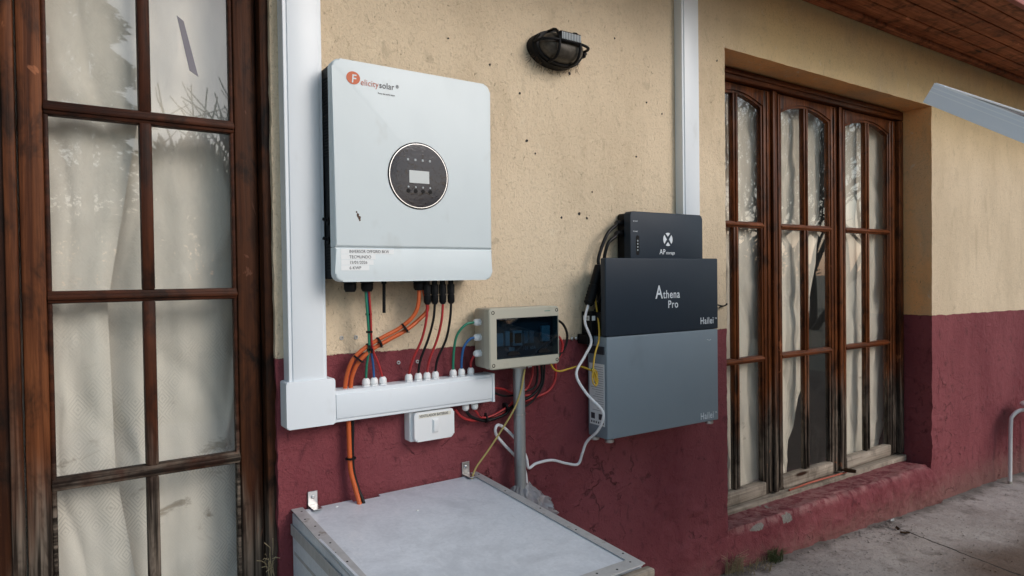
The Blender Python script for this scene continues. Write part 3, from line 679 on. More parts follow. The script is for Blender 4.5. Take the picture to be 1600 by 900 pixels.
e1, Q1 = cable('wire', 'green wire from the inverter to the trunking, left of a tied trio', [gb+Vector((-.004, 0, .02)), gb+Vector((-.004, 0, 0)), A(574, 490, .072), A(576, 520, .065), A(576.5, 545, .055), A(573, 570, .04), GL['g1'], GL['g1']-Vector((0, 0, .015))], .0036, M['green'])
cable('wire', 'blue wire fanning from the tied trio to the trunking', [gb+Vector((.000, .003, .02)), gb+Vector((.000, .003, 0)), A(576.2, 490, .066), A(578.5, 520, .058), A(579.5, 545, .05), A(583, 570, .036), GL['b1'], GL['b1']-Vector((0, 0, .015))], .0034, M['blue'])
cable('wire', 'red wire fanning right from the tied trio to the trunking', [gb+Vector((.005, 0, .02)), gb+Vector((.005, 0, 0)), A(579, 490, .072), A(580, 520, .065), A(582, 545, .055), A(591, 568, .04), GL['r1'], GL['r1']-Vector((0, 0, .015))], .0034, M['redc'])
for px, py in ((577, 491), (578, 518.5), (579, 546)): tie(e1, A(px, py, .067 if py < 530 else .055), (0, 0, 1), .0068)
for k, gk, pts, m, lab in (('c1', 'm1', [(666, 500), (659, 530), (645, 562)], 'redc', 'red cable from the leftmost plug under the inverter to the trunking'), ('c2', 'm2', [(677, 500), (669, 530), (657, 562)], 'rubber', 'black cable from the second plug under the inverter to the trunking'), ('c3', 'm3', [(690, 500), (683, 530), (671, 562)], 'redc', 'red cable from the third plug under the inverter to the trunking'), ('c4', 'm4', [(703, 500), (697, 530), (684, 560)], 'rubber', 'black cable from the rightmost plug under the inverter to the trunking')):
    cable('plug_cable', lab, [IG[k]+Vector((0, 0, .02)), IG[k]]+[A(px, py, .085-.018*i) for i, (px, py) in enumerate(pts)]+[GL[gk], GL[gk]-Vector((0, 0, .015))], .0037, M[m], 'cables from inverter plugs')

# ------------------------------------------------------------------ breaker box
bb = thing('breaker_box', 'beige breaker enclosure with smoked window on top of a steel pipe', 'breaker box', (1.19, -.07, .975))
bx0, bx1, bz0, bz1 = 1.052, 1.315, .973, 1.157
bm = B(); prism(bm, rrect(bx0+.002, bx1-.002, bz0+.001, bz1-.001, .012, 5), -.078, -.022, 0); base = part('enclosure_base', bm, M['beige2'], bb, smooth=35)
bm = B(); box(bm, (bx0+.03, -.024, bz0+.02), (bx1-.03, -.0008, bz1-.02)); part('wall_spacer', bm, M['beige2'], bb)
wx0, wx1, wz0, wz1 = bx0+.025, bx1-.004, bz0+.030, bz1-.031
outer = rrect(bx0, bx1, bz0, bz1, .012, 6); bm = B()
for a_, b_, c_, d_ in ((bx0, wx0, bz0, bz1), (wx1, bx1, bz0, bz1), (wx0, wx1, wz1, bz1), (wx0, wx1, bz0, wz0)): pass
def frame_prism(bm, out, x0, x1, z0, z1, yf, yb, bev):
    """rounded plate with a rectangular hole"""
    n = len(out); vo = [bm.verts.new((x, yf+bev, z)) for x, z in out]; vb = [bm.verts.new((x, yb, z)) for x, z in out]
    mx, mz = (x0+x1)/2, (z0+z1)/2
    ox0 = min(x for x, z in out); ox1 = max(x for x, z in out); oz0 = min(z for x, z in out); oz1 = max(z for x, z in out)
    cxx, czz = (ox0+ox1)/2, (oz0+oz1)/2
    vt = [bm.verts.new((cxx+(x-cxx)*(1-bev*2/(ox1-ox0)), yf, czz+(z-czz)*(1-bev*2/(oz1-oz0)))) for x, z in out]
    for i in range(n):
        j = (i+1) % n
        bm.faces.new((vo[i], vb[i], vb[j], vo[j])); bm.faces.new((vt[i], vo[i], vo[j], vt[j]))
    hole = [(x1, z1), (x0, z1), (x0, z0), (x1, z0)]; q = n//4
    hf = [bm.verts.new((x, yf, z)) for x, z in hole]; hb = [bm.verts.new((x, yb, z)) for x, z in hole]
    for k in range(4):
        seg = vt[k*q:(k+1)*q]; bm.faces.new(seg+[hf[k]]) if len(seg) > 1 else None
        a, b = seg[-1], vt[((k+1)*q) % n]; bm.faces.new((a, b, hf[(k+1) % 4], hf[k]))
        bm.faces.new((hf[k], hf[(k+1) % 4], hb[(k+1) % 4], hb[k]))
    return bm
frame_prism(bm, outer, wx0, wx1, wz0, wz1, -.110, -.079, .003); cvr = part('enclosure_cover', bm, M['beige'], bb, smooth=30)
bm = B(); box(bm, (wx0-.001, -.0800, wz0-.001), (wx1+.001, -.0788, wz1+.001)); part('inner_plate', bm, plain('dark_plate', (.14, .15, .16), .6), bb)
bm = B(); prism(bm, rrect(wx0+.001, wx1-.001, wz0+.001, wz1-.001, .004, 3), -.1085, -.1045, .001, 2); win = part('window', bm, M['smoke'], bb, smooth=35)
wh, mc = wx1-wx0, (wz0+wz1)/2
for a_, b_, c_, d_, m_ in ((.02, .16, .30, .62, 'sticker'), (.19, .26, .30, .66, 'sticker'), (.27, .30, .38, .62, 'black'), (.31, .46, .28, .66, 'sticker'), (.335, .44, .35, .60, 'black'), (.48, .56, .32, .64, 'gtext'), (.57, .65, .32, .64, 'gtext'), (.78, .92, .34, .74, 'sticker'), (.27, .36, .15, .25, 'sticker')):
    bm = B(); h = wz1-wz0; yy = -.094 if m_ == 'black' else (-.0815 if d_ < .3 else -.091)
    box(bm, (wx0+a_*wh, yy, wz0+c_*h), (wx0+b_*wh, -.0801, wz0+d_*h), .001, 1); part('breaker', bm, M[m_], bb)
text('121  60A', wx0+.50*wh, wz0+.16*(wz1-wz0), -.0806, .014, M['ltext'], bb, .9)
for k in (.17, .66):
    bm = B(); prism(bm, circ(wx0+(k+.09)*wh, wz0+.012, .022, .010, 16, 0, 180), -.1110, -.1075, .001, 1); box(bm, (wx0+k*wh, -.1125, wz0+.009), (wx0+(k+.19)*wh, -.1080, wz0+.013), .001, 1); part('window_latch', bm, M['black'], win, smooth=35)
for x, z in ((bx0+.013, bz0+.013), (bx1-.010, bz0+.013), (bx0+.013, bz1-.013), (bx1-.010, bz1-.013)):
    bm = B(); lathe(bm, (x, -.1095, z), (0, -1, 0), [(0, .0056), (.0012, .0056), (.0012, .0040), (.0004, .0036), (.0004, .001)], 14); part('cover_screw', bm, M['black'], cvr, smooth=35)
bm = B(); box(bm, (bx1-.058, -.1104, bz1-.0155), (bx1-.036, -.1099, bz1-.0135)); part('maker_mark', bm, plain('teal_print', (.05, .22, .19), .5), cvr)
BG = {}
for k, py in (('g', 503), ('b', 526.5), ('r', 551.5)):
    q = A(755, py, .052); p = (bx0+.0025, -.052, q.z); gland(p, (-1, 0, 0), bb, M['white2']); BG[k] = Vector((bx0-.0135, -.052, q.z))
cable('wire', 'green wire arching from breaker box gland down to the trunking', [BG['g']+Vector((.015, 0, 0)), BG['g'], A(728, 507, .052), A(714, 524, .045), A(709, 550, .036), GL['g2'], GL['g2']-Vector((0, 0, .015))], .0040, M['green'])
cable('wire', 'blue wire arching from breaker box gland down to the trunking', [BG['b']+Vector((.015, 0, 0)), BG['b'], A(734, 530, .05), A(725, 542, .044), A(721.5, 560, .036), GL['b2'], GL['b2']-Vector((0, 0, .015))], .0040, M['blue'])
cable('wire', 'short red wire from lowest breaker box gland down to the trunking', [BG['r']+Vector((.015, 0, 0)), BG['r'], A(741, 556, .045), A(736.5, 564, .036), GL['r2'], GL['r2']-Vector((0, 0, .015))], .0036, M['redc'])

pole = thing('steel_pipe', 'upright galvanised steel conduit pipe carrying the breaker box', 'pipe', (1.197, -.055, 0))
bm = B(); cyl(bm, (1.197, -.055, -.1), (1.194, -.055, .974), .0185, 24); part('pipe', bm, M['galvp'], pole, smooth=40)
bm = B(); cyl(bm, (1.1955, -.055, .815), (1.1955, -.055, .820), .0195, 24); part('joint_ring', bm, M['steel'], pole, smooth=40)
bm = B(); cyl(bm, (1.194, -.055, .962), (1.194, -.055, .9728), .024, 24); part('coupling', bm, M['galv2'], pole, smooth=40)
bm = B(); lathe(bm, (1.222, -.066, .9665), (1, -.6, 0), [(0, .006), (.004, .006), (.005, .003), (.012, .003)], 10); part('clamp_bolt', bm, M['steel'], pole, smooth=40)
# loops behind the pipe
loops = [
 ('redc', .0042, 'red cable looping widest behind the pipe under the breaker box', [(867, 560), (868, 590), (858, 610), (838, 620), (815, 628), (795, 634), (785, 645), (765, 653), (740, 657), (722, 652), (711, 640)]),
 ('rubber', .0048, 'thick black cable looping behind the pipe under the breaker box', [(845, 560), (847, 590), (842, 606), (828, 620), (812, 627), (800, 636), (788, 648), (760, 657), (738, 652), (728, 642)]),
 ('redc', .0036, 'thin red cable curving close beside the pipe under the breaker box', [(832, 560), (832, 585), (824, 606), (812, 615), (800, 630), (786, 640), (768, 650), (752, 652), (742, 640)]),
 ('redc', .0036, 'red cable leaving the trunking end and passing behind the pipe', [(770, 606), (786, 608), (800, 614), (815, 618), (830, 617)]),
 ('rubber', .0036, 'black cable leaving the trunking end and crossing behind the pipe', [(768, 612), (784, 618), (800, 618), (818, 612), (835, 605), (840, 585), (838, 560)]),
 ('rubber', .0032, 'thin black wire hanging in a bow under the trunking end', [(742, 638), (748, 648), (758, 654), (770, 650), (790, 640), (805, 634), (822, 634), (836, 622), (846, 606), (850, 590), (851, 560)]),
 ('rubber', .0042, 'black cable bowing out right of the breaker box', [(868, 498), (880, 507), (886, 522), (884, 540), (876, 553), (866, 566)]),
 ('redc', .0040, 'red cable showing just right of the breaker box', [(866, 520), (876, 530), (879, 542), (875, 556), (864, 566)]),
]
for i, (m, r, lab, pts) in enumerate(loops):
    o, P = cable('loop_cable', lab, [A(px, py, .022+.004*(i % 3)) if 'right of' not in lab else A(px, py, .045) for px, py in pts], r, M[m], 'cables looped behind the pipe')
    if i == 1: tie(o, A(790, 636, .028), P[30]-P[26], .014); tie(o, A(759, 654.5, .026), (1, 0, .05), .011)
cable('earth_wire', 'faded yellow-green earth wire slanting from pipe clamp to metal box', [A(820, 577, .075), A(818, 588, .080), A(814, 610, .078), A(803, 640, .07), A(783, 673, .055), A(762, 705, .045), A(746, 727, .04), A(739, 742, .04), A(735, 756, .045)], .0031, M['ygreen'])

# ------------------------------------------------------------------ switch
sw = thing('wall_switch', 'white surface switch box with printed strip under the trunking', 'switch', (.89, -.02, .775))
sx0, sx1, sz0, sz1 = .832, .962, .779, .864
bm = B(); prism(bm, rrect(sx0-.008, sx1-.004, sz0-.001, sz1+.003, .006, 4), -.034, -.0005, .002, 2); part('back_box', bm, M['white2'], sw, smooth=35)
bm = B(); prism(bm, rrect(sx0, sx1, sz0, sz1, .010, 6), -.050, -.033, .006, 4); fp = part('face_plate', bm, M['white2'], sw, smooth=35)
bm = B(); prism(bm, rrect(.889, .909, .800, .840, .002, 3), -.0525, -.049, .001, 2); prism(bm, rrect(.8915, .9065, .803, .837, .001, 2), -.0565, -.052, .002, 2); part('rocker', bm, M['white2'], sw, smooth=35)
bm = B(); box(bm, (.846, -.0506, .8465), (.951, -.0496, .8575)); ps = part('label_strip', bm, plain('cream_tape', (.74, .71, .62), .5), sw); text('VENTILADOR BATERIAS', .848, .8490, -.0510, .0102, M['dtext'], ps, .82, bold=.0002)

# ------------------------------------------------------------------ battery and control units
bat = thing('battery_cabinet', 'slate grey and navy wall battery with white lettering, hung beside the recessed door', 'battery', (1.78, -.08, .70))
x0, x1 = 1.507, 2.056
bm = B(); box(bm, (x0, -.130, .700), (x1, -.028, 1.0445), .004, 3); low = part('lower_module', bm, M['slate'], bat, smooth=35)
bm = B(); box(bm, (x0-.003, -.131, 1.0462), (x1+.001, -.104, 1.310), .004, 3); upm = part('upper_module', bm, M['navy'], bat, smooth=35, label='navy upper module')
bm = B(); box(bm, (x0-.012, -.066, 1.050), (x0+.10, -.012, 1.128), .002, 1); box(bm, (x0+.004, -.1035, 1.050), (x1-.01, -.067, 1.127)); box(bm, (x0+.06, -.1035, 1.128), (x1-.02, -.012, 1.29)); bk = part('connection_box', bm, M['black'], bat, smooth=35)
bm = B(); box(bm, (x0-.010, -.0672, 1.098), (x0+.030, -.0655, 1.114)); box(bm, (x0-.0128, -.055, 1.098), (x0-.0115, -.022, 1.114)); part('barcode_label', bm, M['sticker'], bk)
bm = B(); box(bm, (x0-.0133, -.051, 1.101), (x0-.0127, -.028, 1.111)); part('barcode', bm, M['gtext'], bk)
bm = B(); box(bm, (x0-.0035, -.118, .985), (x0+.001, -.030, 1.012), .001, 1); part('carry_recess_shade', bm, plain('shadow_recess', (.02, .026, .035), .6), low)  # thin dark slab: the shade inside a hand recess given as colour
bm = B(); box(bm, (x0-.0012, -.117, .742), (x0+.0005, -.038, .952)); sk = part('rating_label', bm, M['sticker'], low)
Msk = plain('label_print', (.30, .31, .33), .6, bump=0)
for k in range(20):
    bm = B(); z = .942-.0078*k; box(bm, (x0-.0016, -.112+.0, z-.0016), (x0-.0010, -.112+random.uniform(.03, .066), z)); part('print_line', bm, Msk, sk)
for yy, wd in ((-.112, .026), (-.066, .020)):
    bm = B(); box(bm, (x0-.0016, yy, .762), (x0-.0010, yy+wd, .782)); part('print_block', bm, M['dtext'], sk)
for k in range(6):
    bm = B(); box(bm, (x0-.0016, -.112+k*.012, .748), (x0-.0010, -.106+k*.012, .755)); part('print_block', bm, M['dtext'], sk)
bm = B(); p0 = A(906, 517, .012); box(bm, (p0.x-.002, -.014, 1.022), (x0+.02, -.0008, 1.050), .001, 1); box(bm, (x0-.03, -.066, 1.018), (x0-.002, -.012, 1.049), .001, 1); br = part('wall_bracket', bm, M['black'], bat)
for x in (1.452, 1.470):
    bm = B(); lathe(bm, (x, -.013, 1.036), (0, -1, 0), [(0, .006), (.003, .006), (.005, .003)], 8); part('bolt', bm, M['steel'], br, smooth=35)
for x, y in ((x0+.028, -.105), (x0+.014, -.045), (x1-.025, -.105), (x1-.03, -.045)):
    bm = B(); lathe(bm, (x, y, .700), (0, 0, -1), [(0, .010), (.004, .010), (.005, .016), (.014, .016), (.016, .013)], 16); part('foot', bm, M['steel'], bat, smooth=35)
yb = -.1316
# lettering
text('A', 1.732, 1.168, yb-.0002, .066, M['ltext'], upm, .78, bold=.0016); text('thena', 1.769, 1.168, yb-.0002, .041, M['ltext'], upm, .82, bold=.0009); text('Pro', 1.792, 1.133, yb-.0002, .038, M['ltext'], upm, .86, bold=.0009)
text('Hailei', 1.958, 1.067, yb-.0002, .035, M['ltext'], upm, .80, bold=.0009); text('™', 2.036, 1.078, yb-.0002, .014, M['ltext'], upm)
text('Hailei', 1.956, .712, -.1308, .035, M['ltext'], low, .80, bold=.0009); text('™', 2.034, .723, -.1308, .014, M['ltext'], low)
bm = B(); tube(bm, [(1.995, -.1303, 1.008), (2.008, -.1303, 1.004), (2.017, -.1303, 1.007)], .0009, 4); part('scratch', bm, M['ltext'], low)
bat.rotation_euler.z = R(-1.6)
bm = B(); tube(bm, cr([(x1-.05, -.03, 1.150), (x1+.03, -.03, 1.150), A(1128, 478, .02), A(1135.5, 474.5, .02), A(1134, 477, .012), A(1124, 480, .006)], 5), .0028, 6); part('wall_hook', bm, M['black'], smooth=60, label='short bent black wire hook sticking out right of the battery', cat='hook', base=(x1, -.02, 1.14))

ap = thing('control_unit', 'small navy control unit with rounded corners standing behind the top of the battery', 'control unit', (1.85, -.05, 1.30))
x0, x1 = 1.664, 2.043
bm = B(); prism(bm, rrect(x0+.006, x1-.004, 1.24, 1.473, .012, 5), -.050, -.006); pb = part('rear_shell', bm, M['black'], ap, smooth=35)
bm = B(); prism(bm, rrect(x0, x1, 1.24, 1.477, .014, 6), -.0775, -.046, .003, 3); pf = part('front_shell', bm, M['navy'], ap, smooth=35)
bm = B(); prism(bm, rrect(1.690, 1.706, 1.322, 1.392, .0078, 5), -.0779, -.0765); sl = part('status_slot', bm, M['black'], ap)
for k in range(4):
    bm = B(); lathe(bm, (1.698, -.0778, 1.340+.011*k), (0, -1, 0), [(0, .0035), (.001, .003)], 8); part('status_light', bm, M['gtext'], sl, smooth=40)
for s, z in (('DC OUT', 1.4400), ('DC+BAT', 1.4040)): text(s, 1.676, z, -.0780, .0062, M['ltext'], pf, .95)
AX = {}
for k, z in (('a', 1.438), ('b', 1.402)):
    bm = B(); lathe(bm, (x0+.008, -.030, z), (-1, 0, 0), [(0, .0115), (.012, .0115), (.013, .0095), (.028, .0095), (.033, .0065)], 12); part('socket_plug', bm, M['black'], ap, smooth=35); AX[k] = Vector((x0-.024, -.030, z))
lx, lz, lr = 1.8525, 1.381, .0245
def lens_seg(a0, a1, ri): return [(lx+ri*math.cos(R((a0+a1)/2)), lz+ri*math.sin(R((a0+a1)/2)))]+circ(lx, lz, lr, n=8, a0=a0, a1=a1)
for a0, a1, ri in ((62, 118, .010), (242, 298, .010), (-42, 42, .006), (138, 222, .006)):
    bm = B(); prism(bm, lens_seg(a0, a1, ri), -.0780, -.0772); part('logo', bm, M['ltext'], pf)
text('AP', 1.8085, 1.3265, -.0780, .026, M['ltext'], pf, .92, bold=.0009); text('storage', 1.8415, 1.3265, -.0780, .0165, M['ltext'], pf, .88, bold=.0004)
# inline plug and its leads
ip, iq = A(936, 418, .045), A(920, 475, .052)
cable('lead', 'upper black lead curving from the control unit to the inline plug', [AX['a']+Vector((.03, 0, 0)), AX['a'], A(962, 352, .04), A(950, 364, .045), A(941, 384, .045), A(935, 405, .045), ip], .0062, M['rubber'], 'control unit leads')
cable('lead', 'lower black lead curving from the control unit down behind the battery', [AX['b']+Vector((.03, 0, 0)), AX['b'], A(962, 369, .04), A(951, 379, .04), A(945, 398, .035), A(943.5, 420, .03), A(945, 445, .03), (1.53, -.035, 1.12)], .0062, M['rubber'], 'control unit leads')
ipl = thing('inline_plug', 'black ribbed inline plug hanging left of the battery', 'plug', iq)
ax = (iq-ip).normalized(); L = (iq-ip).length; bm = B()
lathe(bm, ip, ax, [(-.008, .010), (-.004, .0165), (L*.46, .0165), (L*.47, .0150), (L*.50, .0150), (L*.51, .0175), (L-.004, .0165), (L+.004, .012)], 14); pbody = part('plug_body', bm, M['black'], ipl, smooth=35)
for k in range(5):
    bm = B(); q = ip+ax*(L*.58+k*.012); lathe(bm, q, ax, [(0, .0172), (.002, .0182), (.005, .0182), (.007, .0172)], 14); part('grip_rib', bm, M['black'], pbody, smooth=35)
wp = [(918.6, 478, .05), (914, 503, .055), (924, 533, .07), (914, 556, .075), (900.5, 584, .085), (915, 613, .115), (940, 640, .150), (942, 655, .150), (934, 673, .125), (917, 690, .07), (910, 708, .05), (903, 725, .035), (885, 724, .03), (862, 719, .03), (838, 724, .03), (826, 731, .03), (822, 714, .025), (811, 693, .022), (790, 670, .025), (777, 664.5, .03), (775, 678, .025), (790, 697, .022), (808, 716, .018), (820, 735, .02), (823, 757, .03), (822, 775, .04)]
cable('white_cable', 'white cable snaking from inline plug past the battery side and looping behind the pipe', [iq+ax*-.005]+[A(*q) for q in wp], .0047, M['wcab'], sm=8)
cable('earth_wire', 'yellow wire hanging from the inline plug down beside the battery', [A(929, 462, .055), A(932, 480, .055), A(935.5, 505, .08), A(936, 530, .095), A(930, 552, .115), A(927, 575, .125), A(929, 592, .132), A(933, 600, .132), A(930, 585, .130), A(922, 578, .11), A(905, 572.5, .07), A(890, 576, .055), A(874, 580, .05), A(864, 575, .05), A(858, 560, .045)], .0030, M['yellow'])
kn, kp = cable('earth_wire', 'curled yellow wire end knotted beside the battery label', [A(925, 577, .128), A(930, 583, .134), A(934, 594, .134), A(932, 602, .134), A(927, 599, .134), A(925.5, 588, .134), A(928, 578, .134), A(933, 584, .132), A(930.5, 604, .132)], .0026, M['yellow'])
bm = B(); q = A(924.5, 577, .124); lathe(bm, q, (1, 0, -.3), [(0, .0045), (.012, .0045)], 8); part('green_sleeve', bm, plain('green_sleeve', (.05, .22, .06), .5), kn)

# ------------------------------------------------------------------ bulkhead lamp
lamp = thing('bulkhead_lamp', 'black caged oval bulkhead lamp with dusty glass high on the cream wall', 'wall lamp', (1.384, -.04, 2.005))
lc = (1.384, 2.003); la, lb = .105, .058
tl = R(-2)
def oval(a, b, n=40): return [(lc[0]+a*math.cos(t)*math.cos(tl)-b*math.sin(t)*math.sin(tl), lc[1]+a*math.cos(t)*math.sin(tl)+b*math.sin(t)*math.cos(tl)) for t in [2*math.pi*i/n for i in range(n)]]
bm = B(); prism(bm, oval(la, lb), -.036, .004, .008, 3); part('base', bm, M['black'], lamp, smooth=40)
bm = B(); prism(bm, oval(la*.95, lb*.95), -.046, -.030, .005, 3); part('bezel', bm, M['black'], lamp, smooth=40)
bm = B(); rings = []
for k in range(9):
    t = k/8*math.pi/2; s = math.cos(t)**.6 if k < 8 else .02
    rings.append([bm.verts.new((x, -.040-.052*math.sin(t), z)) for x, z in oval(la*.84*s, lb*.84*s)])
for a_, b_ in zip(rings, rings[1:]):
    for i in range(40): bm.faces.new((a_[i], a_[(i+1) % 40], b_[(i+1) % 40], b_[i]))
bm.faces.new(rings[-1]); part('glass_dome', bm, M['lampglass'], lamp, smooth=70)
def hoop_v(u):
    h = lb*.95*math.sqrt(max(.05, 1-(u/(la*.98))**2)); pts = []
    for k in range(13):
        t = math.pi*k/12; pts.append((lc[0]+u, -.040-.060*math.sin(t)**.55, lc[1]+h*math.cos(t)))
    return pts
for u in (-.045, .040):
    bm = B(); tube(bm, hoop_v(u), .0046, 8); part('cage_bar', bm, M['black'], lamp, smooth=60)
bm = B(); tube(bm, [(lc[0]+la*.97*math.cos(math.pi*k/18), -.040-.062*math.sin(math.pi*k/18)**.5, lc[1]+.006) for k in range(19)], .0046, 8); part('cage_bar', bm, M['black'], lamp, smooth=60)
bm = B(); box(bm, (lc[0]-.045, -.106, lc[1]+.004), (lc[0]+.040, -.096, lc[1]+.034), .002, 1); pp = part('cage_plate', bm, M['black'], lamp)
for k in range(12):
    bm = B(); box(bm, (lc[0]-.040+k*.0066, -.1078, lc[1]+.008), (lc[0]-.0365+k*.0066, -.1055, lc[1]+.030)); part('plate_rib', bm, M['gtext'], pp)
for s in (1,):
    bm = B(); box(bm, (lc[0]+s*la*.93, -.046, lc[1]-.011), (lc[0]+s*la*1.07, -.004, lc[1]+.011), .004, 2); lathe(bm, (lc[0]+s*la*1.0, -.046, lc[1]), (0, -1, 0), [(0, .007), (.005, .006)], 10); part('fixing_lug', bm, M['black'], lamp, smooth=40)
bm = B()
for k in range(46):      # cobweb threads and straw caught under the lamp
    a = random.uniform(-.11, .11); p = Vector((lc[0]+a, random.uniform(-.03, -.004), lc[1]-lb*.8*math.sqrt(max(.05, 1-(a/.125)**2)))); d = Vector((random.uniform(-.03, .03), random.uniform(-.0, .012), random.uniform(-.035, -.006)))
    tube(bm, [p, p+d*.5+Vector((random.uniform(-.005, .005), 0, 0)), p+d], .0006, 3)
cw = part('cobweb', bm, M['leafd'], lamp, kind='stuff')

# ------------------------------------------------------------------ metal box
mb = thing('metal_box', 'galvanised sheet-metal battery box standing against the red wall, top sloping forward', 'metal box', (.78, -.36, 0))
X0, X1, YF_, ZB, ZF = .494, 1.066, -.725, .641, .606
def zt(y): return ZB+(ZF-ZB)*(y/YF_)
bm = B()
outline = [(X0+.004, YF_+.004), (X1-.004, YF_+.004), (X1-.004, -.014), (.735, -.014), (.735, -.030), (.655, -.030), (.655, -.014), (X0+.004, -.014)]
ft = [bm.verts.new((x, y, zt(y))) for x, y in outline]; fb = [bm.verts.new((x, y, zt(y)-.003)) for x, y in outline]
bm.faces.new(ft); bm.faces.new(fb[::-1])
for i in range(8): bm.faces.new((ft[i], fb[i], fb[(i+1) % 8], ft[(i+1) % 8]))
top = part('top_sheet', bm, M['galv'], mb)
def slab(pts, h0, h1):     # plan polygon lifted along the sloping top
    bm = B(); a_ = [bm.verts.new((x, y, zt(y)+h1)) for x, y in pts]; b_ = [bm.verts.new((x, y, zt(y)+h0)) for x, y in pts]
    bm.faces.new(a_); bm.faces.new(b_[::-1]); n = len(pts)
    for i in range(n): bm.faces.new((a_[i], b_[i], b_[(i+1) % n], a_[(i+1) % n]))
    return bm
def rect(a, b, c, d): return [(a, c), (b, c), (b, d), (a, d)]
part('overlap_sheet', slab(rect(X0+.026, X0+.135, YF_+.01, -.020), .0004, .0014), M['galv'], top)
for nm, r_ in (('edge_angle', rect(X0, X0+.030, YF_, -.003)), ('edge_angle', rect(X1-.026, X1, YF_+.035, -.003)), ('edge_angle', rect(X0+.031, X1, YF_, YF_+.034))):
    bm = slab(r_, .0016, .0036)
    (a_, c_), (b_, _), (_, d_), _ = r_
    if a_ == X0: 
        for s in range(8): pass
        box(bm, (X0-.0025, YF_, .578), (X0, -.003, zt(YF_)+.0005))
    elif b_ == X1 and d_ == -.003: box(bm, (X1, YF_+.035, .555), (X1+.0025, -.003, zt(YF_)+.001))
    ea = part(nm, bm, M['galv2'], mb)
    n = 13 if d_ == -.003 else 11
    for k in range(n):
        s = (k+.5)/n
        x, y = ((a_+b_)/2+.004*(-1)**k, c_+(d_-c_)*s) if d_ == -.003 else (a_+(b_-a_)*s, (c_+d_)/2+.005*(-1)**k)
        if d_ == -.003 and a_ != X0 and k % 3: continue
        bm = B(); lathe(bm, (x, y, zt(y)+.0034), (0, 0, 1), [(0, .0030), (.0007, .0024)], 8); part('punched_hole', bm, M['black'], ea)
for px, py in ((526, 796), (652, 798), (514, 842)):
    q = A(px, py, 0); v = q-CAM; t_ = (ZB-.008-CAM.z)/v.z; q = CAM+v*t_
    bm = B(); lathe(bm, (q.x, q.y, zt(q.y)+.0012), (0, 0, 1), [(0, .0040), (.001, .0040), (.0022, .002)], 7); part('paint_fleck', bm, M['sticker'], top, smooth=40)
bm = B(); box(bm, (X0+.002, YF_+.01, -.1), (X0+.008, -.006, .634)); sp = part('side_panel', bm, M['galv'], mb)
bm = B(); box(bm, (X0+.001, YF_+.02, .530), (X0+.0025, -.02, .538)); box(bm, (X0+.001, YF_+.02, .420), (X0+.0025, -.02, .428)); part('panel_rib', bm, M['galv2'], sp)
bm = B(); box(bm, (X1-.008, YF_+.01, -.1), (X1-.002, -.006, .600)); part('side_panel', bm, M['galv'], mb)
bm = B(); box(bm, (X0+.009, YF_+.004, -.1), (X1-.009, YF_+.012, .598)); part('front_panel', bm, M['galv'], mb)
bm = B(); box(bm, (X0+.01, YF_-.024, .560), (X1+.006, YF_-.001, .604), .003, 2); part('front_batten', bm, M['wgrey'], mb, label='bleached wooden batten along the front edge', smooth=40)
for xa in (.538, 1.013):
    bm = B(); box(bm, (xa, -.0045, .63), (xa+.026, -.0015, .682), .0008, 1); box(bm, (xa, -.050, zt(-.02)+.0040), (xa+.026, -.0046, zt(-.02)+.0062), .0008, 1)
    lathe(bm, (xa+.013, -.0045, .667), (0, -1, 0), [(0, .005), (.002, .005), (.0035, .003)], 8); part('wall_bracket', bm, M['steel'], mb, smooth=35)

# ------------------------------------------------------------------ plastic bag round the pipe foot
bm = B(); n, mrow = 54, 26
bagrows = []
for j in range(mrow):
    t = j/(mrow-1); z = .592-.135*t; rad = .021+.062*math.sin(min(1, t*1.15)*math.pi*.55)
    cxx = 1.200+.045*t**1.2; row = []
    for i in range(n):
        a = 2*math.pi*i/n; q = Vector((math.cos(a)*1.6, math.sin(a)*1.6, t*2.6))
        k = 1+.24*noise.noise(q*2.1)+.26*(abs(noise.noise(q*4.3))-.25)*min(1, t*3)
        row.append(bm.verts.new((cxx+rad*k*math.cos(a)*1.12, min(-.004, -.055+rad*k*math.sin(a)*.8), z+.010*noise.noise(q*3.3+Vector((4, 0, 0))))))
    bagrows.append(row)
for a_, b_ in zip(bagrows, bagrows[1:]):
    for i in range(n): bm.faces.new((a_[i], a_[(i+1) % n], b_[(i+1) % n], b_[i]))
bm.faces.new(bagrows[-1])
part('plastic_bag', bm, M['bag'], smooth=35, label='crumpled clear plastic bag wrapped round the foot of the steel pipe', cat='bag', base=(1.22, -.055, .46))

# ------------------------------------------------------------------ solar panel (only its corner shows) and stool
K_ = at(1460, 130, 1.05); tilt = math.atan2(.55, .835)
pan = thing('solar_panel', 'tilted solar panel whose silver aluminium frame corner juts in over the far wall', 'solar panel', (K_.x+.85, K_.y-.5, gz(K_.x+.85)))
ad = Vector((0, -math.cos(tilt), -math.sin(tilt))); nd_ = Vector((0, -math.sin(tilt), math.cos(tilt))); ex = Vector((1, -.0, .0))
TH = .0462
def pbx(u0, u1, v0, v1, w0, w1, bm=None, bev=0):      # u along x, v down the slope, w along the normal (0 = glass side)
    bm = bm or B(); g = bmesh.ops.create_cube(bm, size=1)
    for v in g['verts']:
        u = u0+(u1-u0)*(v.co.x+.5); s = v0+(v1-v0)*(v.co.y+.5); t = w0+(w1-w0)*(v.co.z+.5); v.co = K_+ex*u+ad*s+nd_*t
    if bev: bmesh.ops.bevel(bm, geom=list({e for v in g['verts'] for e in v.link_edges}), offset=bev, segments=2, affect='EDGES')
    return bm
LP, WP = 1.05, 1.70
bm = B(); pbx(0, .0016, 0, LP, -TH, 0, bm)
pbx(.0017, .011, .002, LP, -.002, .0003, bm); pbx(.0017, .028, .002, LP, -TH, -TH+.0016, bm)
